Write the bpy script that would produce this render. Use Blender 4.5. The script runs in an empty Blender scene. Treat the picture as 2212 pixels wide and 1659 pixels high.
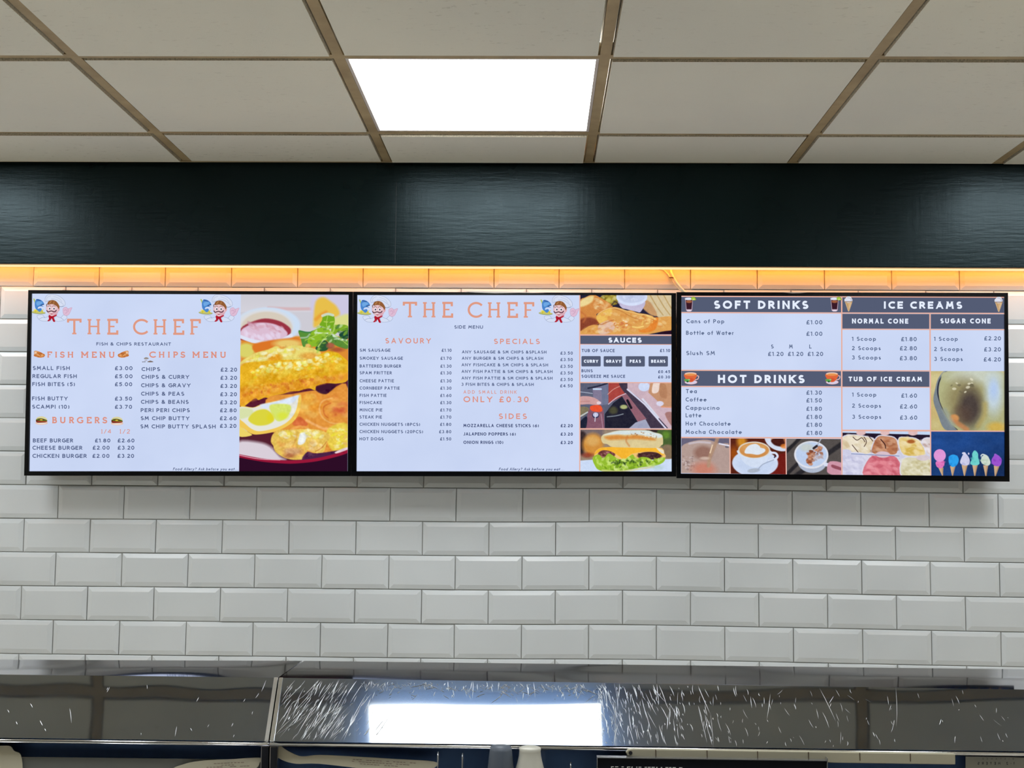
import bpy, math, random
import numpy as np
from mathutils import Vector, Matrix

# ------------------------------------------------------------------ camera, world, exposure
S = bpy.context.scene
W, H = 2212, 1659
F = 2658.3
PITCH, YAW, ROLL = 0.08235, -0.02811, 0.00911
EYE = np.array([0.0, 0.0, 1.55])
cp, sp, cy, sy = math.cos(PITCH), math.sin(PITCH), math.cos(YAW), math.sin(YAW)
FWD = np.array([sy * cp, cy * cp, sp]); RT = np.array([cy, -sy, 0.0]); UPV = np.cross(RT, FWD)
cr, sr = math.cos(ROLL), math.sin(ROLL)
R_ = cr * RT + sr * UPV; U_ = -sr * RT + cr * UPV
cam = bpy.data.cameras.new('camera'); cam.sensor_fit = 'HORIZONTAL'; cam.sensor_width = 36
cam.lens = F / W * 36; cam.clip_start = 0.05; cam.clip_end = 50
co = bpy.data.objects.new('camera', cam); S.collection.objects.link(co)
m = Matrix.Identity(4)
for i in range(3):
    m[i][0] = R_[i]; m[i][1] = U_[i]; m[i][2] = -FWD[i]; m[i][3] = EYE[i]
co.matrix_world = m
S.camera = co
S.view_settings.view_transform = 'Standard'; S.view_settings.look = 'None'
S.view_settings.exposure = 0.0; S.view_settings.gamma = 1.0; S.view_settings.use_curve_mapping = False
w = bpy.data.worlds.new('world'); S.world = w; w.use_nodes = True
w.node_tree.nodes['Background'].inputs[0].default_value = (0.6, 0.63, 0.7, 1)
w.node_tree.nodes['Background'].inputs[1].default_value = 0.05
S.cycles.max_bounces = 10; S.cycles.diffuse_bounces = 5; S.cycles.glossy_bounces = 6
S.cycles.transparent_max_bounces = 12
S.cycles.caustics_reflective = False; S.cycles.caustics_refractive = False
PANEL_POWER = 13.4          # what the ceiling light panels give off
STRIP_POWER = 5.5         # the warm strip under the bulkhead

# ------------------------------------------------------------------ helpers
def lin(c):
    r = []
    for v in c[:3]:
        v = v / 255.0
        r.append(v / 12.92 if v <= 0.04045 else ((v + 0.055) / 1.055) ** 2.4)
    return tuple(r) + (1.0,)

def ray(px, py):
    d = R_ * ((px - W / 2) / F) + U_ * (-(py - H / 2) / F) + FWD
    return d
def at(px, py, p0, n):
    """the point of the plane (p0, n) that the photograph shows at pixel px, py"""
    d = ray(px, py); p0 = np.asarray(p0, float); n = np.asarray(n, float)
    return EYE + d * (np.dot(p0 - EYE, n) / np.dot(d, n))

def empty(name, loc, label=None, cat=None, group=None):
    o = bpy.data.objects.new(name, None); S.collection.objects.link(o)
    o.location = loc; o.empty_display_size = 0.05
    tag(o, label, cat, group); return o
def tag(o, label=None, cat=None, group=None, kind=None):
    if label: o['label'] = label
    if cat: o['category'] = cat
    if group: o['group'] = group
    if kind: o['kind'] = kind
    return o
def worg(o):
    v = np.zeros(3)
    while o is not None:
        v = v + np.array(o.location); o = o.parent
    return v

class MB:
    def __init__(s): s.v = []; s.f = []; s.mi = []
    def add(s, vs, fs, mi=0):
        b = len(s.v); s.v += [tuple(map(float, v)) for v in vs]
        s.f += [tuple(b + i for i in f) for f in fs]; s.mi += [mi] * len(fs)
    def quad(s, a, b, c, d, mi=0): s.add([a, b, c, d], [(0, 1, 2, 3)], mi)
    def box(s, x0, y0, z0, x1, y1, z1, mi=0):
        vs = [(x0, y0, z0), (x1, y0, z0), (x1, y1, z0), (x0, y1, z0), (x0, y0, z1), (x1, y0, z1), (x1, y1, z1), (x0, y1, z1)]
        s.add(vs, [(3, 2, 1, 0), (4, 5, 6, 7), (0, 1, 5, 4), (1, 2, 6, 5), (2, 3, 7, 6), (3, 0, 4, 7)], mi)
    def prism(s, front, back, mi=0):
        """two rings of equal count, front seen counter-clockwise"""
        n = len(front)
        fs = [tuple(range(n)), tuple(range(2 * n - 1, n - 1, -1))]
        fs += [(i, n + i, n + (i + 1) % n, (i + 1) % n) for i in range(n)]
        s.add(list(front) + list(back), fs, mi)
    def tube(s, pts, r, n=10, mi=0):
        pts = [np.array(p, float) for p in pts]; b = len(s.v); k = len(pts)
        for i, p in enumerate(pts):
            t = pts[min(i + 1, k - 1)] - pts[max(i - 1, 0)]; t /= np.linalg.norm(t)
            a = np.cross(t, (0, 0, 1.0))
            if np.linalg.norm(a) < 1e-3: a = np.cross(t, (1.0, 0, 0))
            a /= np.linalg.norm(a); c = np.cross(t, a)
            rr = r[i] if isinstance(r, (list, tuple)) else r
            for j in range(n):
                q = 2 * math.pi * j / n
                s.v.append(tuple(p + rr * (a * math.cos(q) + c * math.sin(q))))
        fs = [(b + i * n + j, b + i * n + (j + 1) % n, b + (i + 1) * n + (j + 1) % n, b + (i + 1) * n + j) for i in range(k - 1) for j in range(n)]
        fs += [tuple(b + j for j in range(n))[::-1], tuple(b + (k - 1) * n + j for j in range(n))]
        s.f += fs; s.mi += [mi] * len(fs)
    def lathe(s, prof, c, n=32, mi=0):
        b = len(s.v)
        for r, z in prof:
            for j in range(n):
                q = 2 * math.pi * j / n
                s.v.append((c[0] + r * math.cos(q), c[1] + r * math.sin(q), c[2] + z))
        k = len(prof)
        fs = [(b + i * n + j, b + i * n + (j + 1) % n, b + (i + 1) * n + (j + 1) % n, b + (i + 1) * n + j) for i in range(k - 1) for j in range(n)]
        s.f += fs; s.mi += [mi] * len(fs)
    def build(s, name, mats, parent=None, bevel=0, smooth=False):
        o0 = worg(parent) if parent is not None else np.zeros(3)
        me = bpy.data.meshes.new(name)
        me.from_pydata([tuple(np.array(v) - o0) for v in s.v], [], s.f)
        mats = mats if isinstance(mats, (list, tuple)) else [mats]
        for mm in mats: me.materials.append(mm)
        me.polygons.foreach_set('material_index', s.mi)
        if smooth: me.polygons.foreach_set('use_smooth', [True] * len(s.f))
        me.update(); me.validate()
        o = bpy.data.objects.new(name, me); S.collection.objects.link(o)
        if parent is not None: o.parent = parent
        if bevel:
            bv = o.modifiers.new('bevel', 'BEVEL'); bv.width = bevel; bv.segments = 2; bv.limit_method = 'ANGLE'
        return o

# ------------------------------------------------------------------ materials
def mat(name, col=(200, 200, 200), rough=0.5, metal=0.0, spec=0.5, coat=0.0):
    m = bpy.data.materials.new(name); m.use_nodes = True
    b = m.node_tree.nodes['Principled BSDF']
    b.inputs['Base Color'].default_value = lin(col); b.inputs['Roughness'].default_value = rough
    b.inputs['Metallic'].default_value = metal; b.inputs['Specular IOR Level'].default_value = spec
    b.inputs['Coat Weight'].default_value = coat
    return m
def nodes(m): return m.node_tree.nodes, m.node_tree.links, m.node_tree.nodes['Principled BSDF']
def N(m, t, **k):
    n = m.node_tree.nodes.new(t)
    for a, v in k.items(): setattr(n, a, v)
    return n
def noise(m, scale, detail=4, rough=0.5, stretch=None, dim='3D'):
    tc = N(m, 'ShaderNodeTexCoord'); mp = N(m, 'ShaderNodeMapping'); nz = N(m, 'ShaderNodeTexNoise')
    m.node_tree.links.new(tc.outputs['Object'], mp.inputs[0]); m.node_tree.links.new(mp.outputs[0], nz.inputs['Vector'])
    if stretch: mp.inputs['Scale'].default_value = stretch
    nz.inputs['Scale'].default_value = scale; nz.inputs['Detail'].default_value = detail; nz.inputs['Roughness'].default_value = rough
    return nz
def ramp(m, src, stops):
    r = N(m, 'ShaderNodeValToRGB'); m.node_tree.links.new(src, r.inputs[0])
    el = r.color_ramp.elements
    while len(el) < len(stops): el.new(0.5)
    for e, (p, c) in zip(el, stops): e.position = p; e.color = c if len(c) == 4 else lin(c)
    return r
def bump(m, src, strength, dist, prev=None):
    b = N(m, 'ShaderNodeBump'); m.node_tree.links.new(src, b.inputs['Height'])
    b.inputs['Strength'].default_value = strength; b.inputs['Distance'].default_value = dist
    if prev is not None: m.node_tree.links.new(prev.outputs[0], b.inputs['Normal'])
    return b
def G(v): return (v, v, v, 1)
def emis(name, col, power=1.0, sample='NONE'):
    m = bpy.data.materials.new(name); m.use_nodes = True; nt = m.node_tree; nt.nodes.clear()
    e = nt.nodes.new('ShaderNodeEmission'); o = nt.nodes.new('ShaderNodeOutputMaterial')
    e.inputs[0].default_value = lin(col); e.inputs[1].default_value = power; nt.links.new(e.outputs[0], o.inputs[0])
    m.cycles.emission_sampling = sample
    return m

M = {}
# glazed white wall tile
m = mat('glazed_tile', (226, 226, 220), 0.2, spec=.42); n, l, b = nodes(m)
z = noise(m, 3.0, 2); r = ramp(m, z.outputs[0], [(0.3, (200, 204, 206)), (0.7, (209, 213, 215))]); l.new(r.outputs[0], b.inputs['Base Color'])
z2 = noise(m, 14, 2); bm = bump(m, z2.outputs[0], 0.12, 0.004); l.new(bm.outputs[0], b.inputs['Normal']); M['tile'] = m
M['grout'] = mat('grey_grout', (140, 140, 136), 0.85)
# mineral ceiling tile
m = mat('mineral_tile', (226, 222, 210), 0.95, spec=0.1); n, l, b = nodes(m)
z = noise(m, 1.1, 3); r = ramp(m, z.outputs[0], [(0.3, (217, 214, 204)), (0.7, (230, 226, 212))])
zs = noise(m, 38, 5, 0.7, (1, 2.4, 1)); rs = ramp(m, zs.outputs[0], [(0.0, G(0)), (0.60, G(0)), (0.66, G(0.42))])
zp = noise(m, 0.9, 2); rp = ramp(m, zp.outputs[0], [(0.48, G(0.07)), (0.68, G(1))])
mu = N(m, 'ShaderNodeMath', operation='MULTIPLY'); l.new(rs.outputs[0], mu.inputs[0]); l.new(rp.outputs[0], mu.inputs[1])
mx = N(m, 'ShaderNodeMixRGB'); l.new(mu.outputs[0], mx.inputs[0]); l.new(r.outputs[0], mx.inputs[1]); mx.inputs[2].default_value = lin((120, 108, 84))
l.new(mx.outputs[0], b.inputs['Base Color'])
zb = noise(m, 420, 3, 0.7); b1 = bump(m, zb.outputs[0], 0.35, 0.0012); b2 = bump(m, rs.outputs[0], -0.6, 0.001, b1)
l.new(b2.outputs[0], b.inputs['Normal']); M['ceil'] = m
m = mat('rough_tile_edge', (176, 166, 146), 1.0, spec=0.05); n, l, b = nodes(m)
z = noise(m, 260, 4, 0.8); r = ramp(m, z.outputs[0], [(0.35, (160, 150, 130)), (0.65, (222, 212, 190))]); l.new(r.outputs[0], b.inputs['Base Color'])
M['ceiledge'] = m
m = mat('painted_grid_bar', (190, 172, 138), 0.55, spec=0.3); n, l, b = nodes(m)
z = noise(m, 9, 4, 0.6); r = ramp(m, z.outputs[0], [(0.3, (150, 130, 98)), (0.7, (178, 158, 122))]); l.new(r.outputs[0], b.inputs['Base Color']); M['grid'] = m
# dark green satin paint with brush marks
m = mat('dark_green_paint', (10, 26, 24), 0.26, spec=0.24); n, l, b = nodes(m)
zc = noise(m, 2.2, 3); r = ramp(m, zc.outputs[0], [(0.3, (2, 13, 15)), (0.7, (5, 20, 20))]); l.new(r.outputs[0], b.inputs['Base Color'])
za = noise(m, 60, 5, 0.6, (0.18, 1, 1.6)); b1 = bump(m, za.outputs[0], 0.22, 0.003)
zd = noise(m, 50, 3, 0.6, (1.6, 1, 0.12)); b2 = bump(m, zd.outputs[0], 0.14, 0.002, b1)
zr = noise(m, 5, 3); rr = ramp(m, zr.outputs[0], [(0.3, G(0.25)), (0.7, G(0.32))]); l.new(rr.outputs[0], b.inputs['Roughness'])
l.new(b2.outputs[0], b.inputs['Normal']); b.inputs['Specular Tint'].default_value = (.72, .93, 1, 1); M['green'] = m
M['blackplastic'] = mat('black_bezel', (4, 4, 6), 0.26, spec=0.24)
M['blackback'] = mat('black_casing', (16, 16, 17), 0.6)
M['panelframe'] = mat('light_panel_frame', (205, 196, 190), 0.4)
M['cable'] = mat('cream_cable', (232, 222, 196), 0.4)
M['dark'] = mat('dark_tie', (70, 48, 30), 0.5)
M['channel'] = mat('strip_channel', (235, 228, 212), 0.5)
M['floor'] = mat('floor_tiles', (244, 240, 230), 0.5)
M['roomwall'] = mat('room_paint', (228, 224, 212), 0.8)
M['navy'] = mat('reflection_blue', (130, 176, 250), 0.6)  # blue reflection under the steel front, put into a panel colour
M['paper'] = mat('cream_paper', (206, 200, 178), 0.8)
M['ink'] = mat('faded_ink', (120, 90, 84), 0.8)
M['rail'] = mat('cream_rail', (176, 170, 148), 0.5)
M['whiteplastic'] = mat('white_plastic', (196, 194, 182), 0.35)
M['blackboard'] = mat('black_sign', (8, 12, 24), 0.4, spec=.3)
M['silver'] = mat('silver_edge', (200, 202, 206), 0.25, metal=0.9)
M['chalk'] = mat('white_lettering', (225, 225, 222), 0.6)
# polished, scratched stainless steel
def steel(name, rough, haze, tint=(148, 147, 140)):
    m = mat(name, tint, rough, metal=1.0); n, l, b = nodes(m)
    z = noise(m, 1.4, 4, 0.6, (1, 1, 2)); r = ramp(m, z.outputs[0], [(0.3, tuple(int(c * 0.8) for c in tint)), (0.65, tint)]); l.new(r.outputs[0], b.inputs['Base Color'])
    zr = noise(m, 3, 3); rr = ramp(m, zr.outputs[0], [(0.35, G(rough * 0.6)), (0.7, G(rough * 1.7))]); l.new(rr.outputs[0], b.inputs['Roughness'])
    zb = noise(m, 2.5, 2, 0.5); bb = bump(m, zb.outputs[0], 0.03, 0.004)
    l.new(bb.outputs[0], b.inputs['Normal'])
    g2 = N(m, 'ShaderNodeBsdfAnisotropic'); g2.inputs['Roughness'].default_value = .15; g2.inputs[0].default_value = lin((120, 156, 206))
    ms = N(m, 'ShaderNodeMixShader'); ms.inputs[0].default_value = haze
    out = n['Material Output']; l.new(b.outputs[0], ms.inputs[1]); l.new(g2.outputs[0], ms.inputs[2]); l.new(ms.outputs[0], out.inputs[0])
    return m
M['steel'] = steel('polished_steel', 0.03, .16)
M['steeltop'] = steel('polished_steel_top', 0.03, .04, (196, 194, 200))
M['trim'] = mat('bright_steel_trim', (225, 226, 228), 0.14, metal=1.0)
M['scratch'] = mat('raised_scratch', (235, 238, 242), 0.42, metal=1.0)
m = mat('cabinet_glass', (255, 255, 255), 0.02); nt = m.node_tree; nt.nodes.clear()
g = nt.nodes.new('ShaderNodeBsdfGlossy'); g.inputs['Roughness'].default_value = 0.03; g.inputs[0].default_value = (0.9, 0.95, 1, 1)
tr = nt.nodes.new('ShaderNodeBsdfTransparent'); tr.inputs[0].default_value = (0.92, 0.95, 0.97, 1)
fr = nt.nodes.new('ShaderNodeFresnel'); fr.inputs[0].default_value = 1.5
mx = nt.nodes.new('ShaderNodeMixShader'); oo = nt.nodes.new('ShaderNodeOutputMaterial')
nt.links.new(fr.outputs[0], mx.inputs[0]); nt.links.new(tr.outputs[0], mx.inputs[1]); nt.links.new(g.outputs[0], mx.inputs[2]); nt.links.new(mx.outputs[0], oo.inputs[0])
M['glass'] = m
# screens: pictures carried by mesh colour, plain inks
m = bpy.data.materials.new('screen_picture'); m.use_nodes = True; nt = m.node_tree; nt.nodes.clear()
e = nt.nodes.new('ShaderNodeEmission'); o_ = nt.nodes.new('ShaderNodeOutputMaterial'); a = nt.nodes.new('ShaderNodeAttribute'); a.attribute_name = 'Col'
nt.links.new(a.outputs[0], e.inputs[0]); nt.links.new(e.outputs[0], o_.inputs[0]); m.cycles.emission_sampling = 'NONE'; M['pic'] = m
m = bpy.data.materials.new('screen_white'); m.use_nodes = True; nt = m.node_tree; nt.nodes.clear()
e = nt.nodes.new('ShaderNodeEmission'); o_ = nt.nodes.new('ShaderNodeOutputMaterial')
tc = nt.nodes.new('ShaderNodeTexCoord'); nz = nt.nodes.new('ShaderNodeTexNoise'); nz.inputs['Scale'].default_value = 4.5; nz.inputs['Detail'].default_value = 3
cr_ = nt.nodes.new('ShaderNodeValToRGB'); cr_.color_ramp.elements[0].position = 0.3; cr_.color_ramp.elements[1].position = 0.72
cr_.color_ramp.elements[0].color = lin((199, 212, 242)); cr_.color_ramp.elements[1].color = lin((208, 220, 248))
nt.links.new(tc.outputs['Object'], nz.inputs[0]); nt.links.new(nz.outputs[0], cr_.inputs[0]); nt.links.new(cr_.outputs[0], e.inputs[0]); nt.links.new(e.outputs[0], o_.inputs[0])
m.cycles.emission_sampling = 'NONE'; M['scr'] = m
INK = {'navy': emis('ink_navy', (78, 92, 130)), 'deep': emis('ink_deep_navy', (52, 66, 110)), 'salmon': emis('ink_salmon', (223, 154, 131)),
       'rose': emis('ink_rose', (221, 144, 126)), 'white': emis('ink_white', (232, 240, 255)), 'bar': emis('ink_slate', (84, 92, 116)),
       'line': emis('ink_peach', (232, 176, 158)), 'slate': emis('ink_grey_navy', (88, 104, 138))}

# ------------------------------------------------------------------ stroke lettering
def A(cx, cy_, rx, ry, a0, a1, n=14):
    return [(cx + rx * math.cos(math.radians(a0 + (a1 - a0) * i / n)), cy_ + ry * math.sin(math.radians(a0 + (a1 - a0) * i / n))) for i in range(n + 1)]
GL = {
 'A': (.76, [[(0, 0), (.38, 1), (.76, 0)], [(.14, .3), (.62, .3)]]),
 'B': (.5, [[(0, 0), (0, 1), (.26, 1)] + A(.26, .76, .2, .24, 90, -90) + [(0, .52)], [(.26, .52)] + A(.26, .26, .24, .26, 90, -90) + [(0, 0)]]),
 'C': (.7, [A(.5, .5, .5, .5, 50, 310, 24)]),
 'D': (.62, [[(0, 0), (0, 1), (.16, 1)] + A(.16, .5, .46, .5, 90, -90, 18) + [(0, 0)]]),
 'E': (.45, [[(.45, 1), (0, 1), (0, 0), (.45, 0)], [(0, .52), (.4, .52)]]),
 'F': (.43, [[(.43, 1), (0, 1), (0, 0)], [(0, .52), (.38, .52)]]),
 'G': (.8, [A(.5, .5, .5, .5, 50, 340, 26), [(.5, .46), (.98, .46), (.97, .36)]]),
 'H': (.58, [[(0, 0), (0, 1)], [(.58, 0), (.58, 1)], [(0, .52), (.58, .52)]]),
 'I': (.0, [[(0, 0), (0, 1)]]),
 'J': (.34, [[(.34, 1), (.34, .24)] + A(.15, .24, .19, .24, 0, -150)]),
 'K': (.52, [[(0, 0), (0, 1)], [(.5, 1), (.04, .45)], [(.16, .6), (.52, 0)]]),
 'L': (.4, [[(0, 1), (0, 0), (.4, 0)]]),
 'M': (.8, [[(0, 0), (.12, 1), (.4, .25), (.68, 1), (.8, 0)]]),
 'N': (.6, [[(0, 0), (0, 1), (.6, 0), (.6, 1)]]),
 'O': (1., [A(.5, .5, .5, .5, 0, 360, 30)]),
 'P': (.46, [[(0, 0), (0, 1), (.2, 1)] + A(.2, .72, .26, .28, 90, -90) + [(0, .44)]]),
 'Q': (1., [A(.5, .5, .5, .5, 0, 360, 30), [(.55, .3), (.95, -.05)]]),
 'R': (.5, [[(0, 0), (0, 1), (.2, 1)] + A(.2, .73, .26, .27, 90, -90) + [(0, .46)], [(.22, .46), (.5, 0)]]),
 'S': (.48, [A(.25, .745, .21, .255, 35, 270, 16) + A(.25, .245, .25, .245, 90, -145, 16)]),
 'T': (.52, [[(0, 1), (.52, 1)], [(.26, 1), (.26, 0)]]),
 'U': (.58, [[(0, 1), (0, .29)] + A(.29, .29, .29, .29, 180, 360) + [(.58, 1)]]),
 'V': (.72, [[(0, 1), (.36, 0), (.72, 1)]]),
 'W': (1.06, [[(0, 1), (.27, 0), (.53, .9), (.79, 0), (1.06, 1)]]),
 'Y': (.64, [[(0, 1), (.32, .48), (.64, 1)], [(.32, .48), (.32, 0)]]),
 'Z': (.5, [[(0, 1), (.5, 1), (0, 0), (.5, 0)]]),
 '0': (.56, [A(.28, .5, .28, .5, 0, 360, 26)]),
 '1': (.16, [[(0, .93), (.16, 1), (.16, 0)]]),
 '2': (.46, [A(.23, .75, .22, .25, 165, -35, 14) + [(0, 0), (.48, 0)]]),
 '3': (.46, [A(.22, .76, .2, .24, 150, -80, 14), A(.21, .27, .25, .27, 85, -150, 16)]),
 '4': (.56, [[(.42, 0), (.42, 1), (0, .28), (.56, .28)]]),
 '5': (.46, [[(.44, 1), (.1, 1), (.05, .58)] + A(.2, .32, .27, .32, 110, -140, 16)]),
 '6': (.54, [[(.4, 1), (.07, .48)], A(.27, .3, .27, .3, 0, 360, 22)]),
 '7': (.46, [[(0, 1), (.46, 1), (.12, 0)]]),
 '8': (.5, [A(.25, .76, .2, .24, 0, 360, 20), A(.25, .26, .25, .26, 0, 360, 20)]),
 '£': (.5, [A(.33, .76, .2, .24, 20, 180, 12) + [(.13, .3), (.0, 0), (.5, 0)], [(0, .46), (.38, .46)]]),
 '&': (.62, [[(.62, 0), (.12, .68)] + A(.26, .8, .18, .2, 200, -40, 12) + [(.08, .38)] + A(.26, .22, .24, .22, 160, 330, 12) + [(.58, .42)]]),
 '(': (.14, [A(.34, .42, .34, .68, 130, 230, 10)]),
 ')': (.14, [A(-.2, .42, .34, .68, 50, -50, 10)]),
 '.': (.02, [[(0, -.02), (0, .1)]]),
 '/': (.4, [[(0, -.1), (.4, 1.05)]]),
 '?': (.4, [A(.2, .78, .2, .22, 165, -60, 12) + [(.2, .42), (.2, .3)], [(.2, -.02), (.2, .1)]]),
 'a': (.5, [A(.25, .3, .25, .3, 0, 360, 18), [(.5, .62), (.5, 0)]]),
 'b': (.5, [A(.25, .3, .25, .3, 0, 360, 18), [(0, 1), (0, 0)]]),
 'c': (.42, [A(.28, .3, .28, .3, 50, 310, 16)]),
 'd': (.5, [A(.25, .3, .25, .3, 0, 360, 18), [(.5, 1), (.5, 0)]]),
 'e': (.54, [[(0, .3), (.53, .3)] + A(.27, .3, .27, .3, 0, 312, 18)]),
 'f': (.26, [A(.28, .84, .17, .17, 80, 180, 8) + [(.11, 0)], [(0, .58), (.26, .58)]]),
 'h': (.42, [[(0, 0), (0, 1)], [(0, .36)] + A(.21, .38, .21, .22, 180, 0, 10) + [(.42, 0)]]),
 'i': (.0, [[(0, 0), (0, .6)], [(0, .8), (0, .93)]]),
 'k': (.38, [[(0, 0), (0, 1)], [(.36, .6), (.02, .26)], [(.12, .36), (.38, 0)]]),
 'l': (.0, [[(0, 0), (0, 1)]]),
 'n': (.42, [[(0, 0), (0, .6)], [(0, .36)] + A(.21, .38, .21, .22, 180, 0, 10) + [(.42, 0)]]),
 'o': (.56, [A(.28, .3, .28, .3, 0, 360, 20)]),
 'p': (.5, [A(.25, .3, .25, .3, 0, 360, 18), [(0, .62), (0, -.34)]]),
 'r': (.24, [[(0, 0), (0, .6)], [(0, .34)] + A(.2, .38, .2, .22, 180, 75, 8)]),
 's': (.34, [A(.17, .45, .14, .15, 35, 255, 10) + A(.17, .15, .16, .15, 75, -145, 10)]),
 't': (.32, [[(.15, .92), (.15, 0)], [(-.02, .6), (.34, .6)]]),
 'u': (.42, [[(0, .6), (0, .22)] + A(.21, .22, .21, .22, 180, 360, 10), [(.42, .6), (.42, 0)]]),
 'y': (.46, [[(0, .6), (.23, .02)], [(.46, .6), (.1, -.34)]]),
 ' ': (.3, []),
}
for k_ in list(GL):      # the lettering is broad
    f_ = 1.0 if k_ in 'OQCG' else 1.1 if k_ in 'MWAV0' else 1.22
    GL[k_] = (GL[k_][0] * f_, [[(x * f_, y) for x, y in q] for q in GL[k_][1]])
def strokes(q, t, ext=.28):
    """cut a stroke at its sharp corners and run both pieces past the corner"""
    out, cur = [], [np.array(q[0], float)]; ext0 = False
    for i in range(1, len(q)):
        b_ = np.array(q[i], float)
        if np.linalg.norm(b_ - cur[-1]) < 1e-6: continue
        cur.append(b_)
        if i + 1 < len(q):
            d1 = cur[-1] - cur[-2]; d2 = np.array(q[i + 1], float) - b_
            if np.linalg.norm(d2) > 1e-6 and np.dot(d1, d2) / np.linalg.norm(d1) / np.linalg.norm(d2) < -.25:
                e = cur[-1] + d1 / np.linalg.norm(d1) * t * ext; out.append(cur[:-1] + [e]); cur = [b_ - d2 / np.linalg.norm(d2) * t * ext]
    out.append(cur); return [o for o in out if len(o) > 1]
def foot(x, y, w=.13): return [(x - w, y), (x + w, y)]
SLAB = {   # the same letters with slab serifs
 'T': (.82, [[(0, .80), (0, 1), (.82, 1), (.82, .80)], [(.41, 1), (.41, 0)], foot(.41, 0, .14)]),
 'H': (.86, [[(.14, 0), (.14, 1)], [(.72, 0), (.72, 1)], [(.14, .52), (.72, .52)], foot(.14, 0), foot(.14, 1), foot(.72, 0), foot(.72, 1)]),
 'E': (.66, [[(0, 1), (.64, 1), (.64, .76)], [(.13, 1), (.13, 0)], [(0, 0), (.66, 0), (.66, .24)], [(.13, .52), (.48, .52)]]),
 'F': (.66, [[(0, 1), (.64, 1), (.64, .76)], [(.13, 1), (.13, 0)], foot(.14, 0, .14), [(.13, .5), (.5, .5)]]),
 'C': (.82, [A(.5, .5, .5, .5, 40, 320, 30)]),
 'I': (.26, [[(.13, 0), (.13, 1)], foot(.13, 0), foot(.13, 1)]),
 'S': (.54, [A(.27, .745, .23, .255, 25, 270, 16) + A(.27, .245, .27, .245, 90, -155, 16), [(.5, .8), (.5, .98)], [(.0, .2), (.0, .02)]]),
 'M': (1.08, [[(.14, 0), (.14, 1), (.54, .3), (.94, 1), (.94, 0)], foot(.14, 0, .14), foot(.94, 0, .14), foot(.08, 1, .1), foot(1.0, 1, .1)]),
 'N': (.86, [[(.14, 0), (.14, 1), (.72, 0), (.72, 1)], foot(.14, 0), foot(.08, 1, .1), foot(.72, 1)]),
 'U': (.84, [[(.13, 1), (.13, .3)] + A(.42, .3, .29, .3, 180, 360) + [(.71, 1)], foot(.13, 1), foot(.71, 1)]),
 'P': (.64, [[(0, 0), (.27, 0)], [(.13, 0), (.13, 1)], [(0, 1), (.36, 1)] + A(.36, .73, .26, .27, 90, -90) + [(.13, .46)]]),
 'B': (.64, [[(.13, 0), (.13, 1)], [(0, 1), (.36, 1)] + A(.36, .76, .2, .24, 90, -90) + [(.13, .52)], [(.36, .52)] + A(.38, .26, .25, .26, 90, -90) + [(0, 0)]]),
 'R': (.72, [[(.13, 0), (.13, 1)], [(0, 0), (.27, 0)], [(0, 1), (.36, 1)] + A(.36, .74, .25, .26, 90, -90) + [(.13, .48)], [(.36, .48), (.6, 0), (.74, 0)]]),
 'G': (.86, [A(.46, .5, .46, .5, 45, 318, 26), [(.52, .44), (.9, .44)], [(.78, .44), (.78, .08)]]),
 '1': (.28, [[(0, .9), (.14, 1), (.14, 0)], foot(.14, 0, .14)]),
}
def ribbon(pts, t):
    """outline strip of a polyline with mitred joins"""
    P = [np.array(p, float) for p in pts]; Q = [P[0]]
    for p in P[1:]:
        if np.linalg.norm(p - Q[-1]) > 1e-5: Q.append(p)
    P = Q; n = len(P); closed = np.linalg.norm(P[0] - P[-1]) < 1e-4 and n > 3
    L, Rr = [], []
    for i in range(n):
        if closed and i in (0, n - 1): a, b_, c = P[n - 2], P[0], P[1]
        else: a, b_, c = P[max(i - 1, 0)], P[i], P[min(i + 1, n - 1)]
        d1 = b_ - a if np.linalg.norm(b_ - a) > 1e-9 else c - b_
        d2 = c - b_ if np.linalg.norm(c - b_) > 1e-9 else d1
        d1 = d1 / np.linalg.norm(d1); d2 = d2 / np.linalg.norm(d2)
        n1 = np.array([-d1[1], d1[0]]); n2 = np.array([-d2[1], d2[0]])
        mm = n1 + n2; q = np.linalg.norm(mm)
        mm = n1 if q < .3 else mm / q; k = min(1 / max(np.dot(mm, n1), .45), 1.7)
        L.append(b_ + mm * k * t / 2); Rr.append(b_ - mm * k * t / 2)
    return L, Rr
def letter_w(s, slab):
    out = []
    for c in s:
        g = (SLAB.get(c) if slab else None) or GL[c]; out.append(g)
    return out

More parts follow.
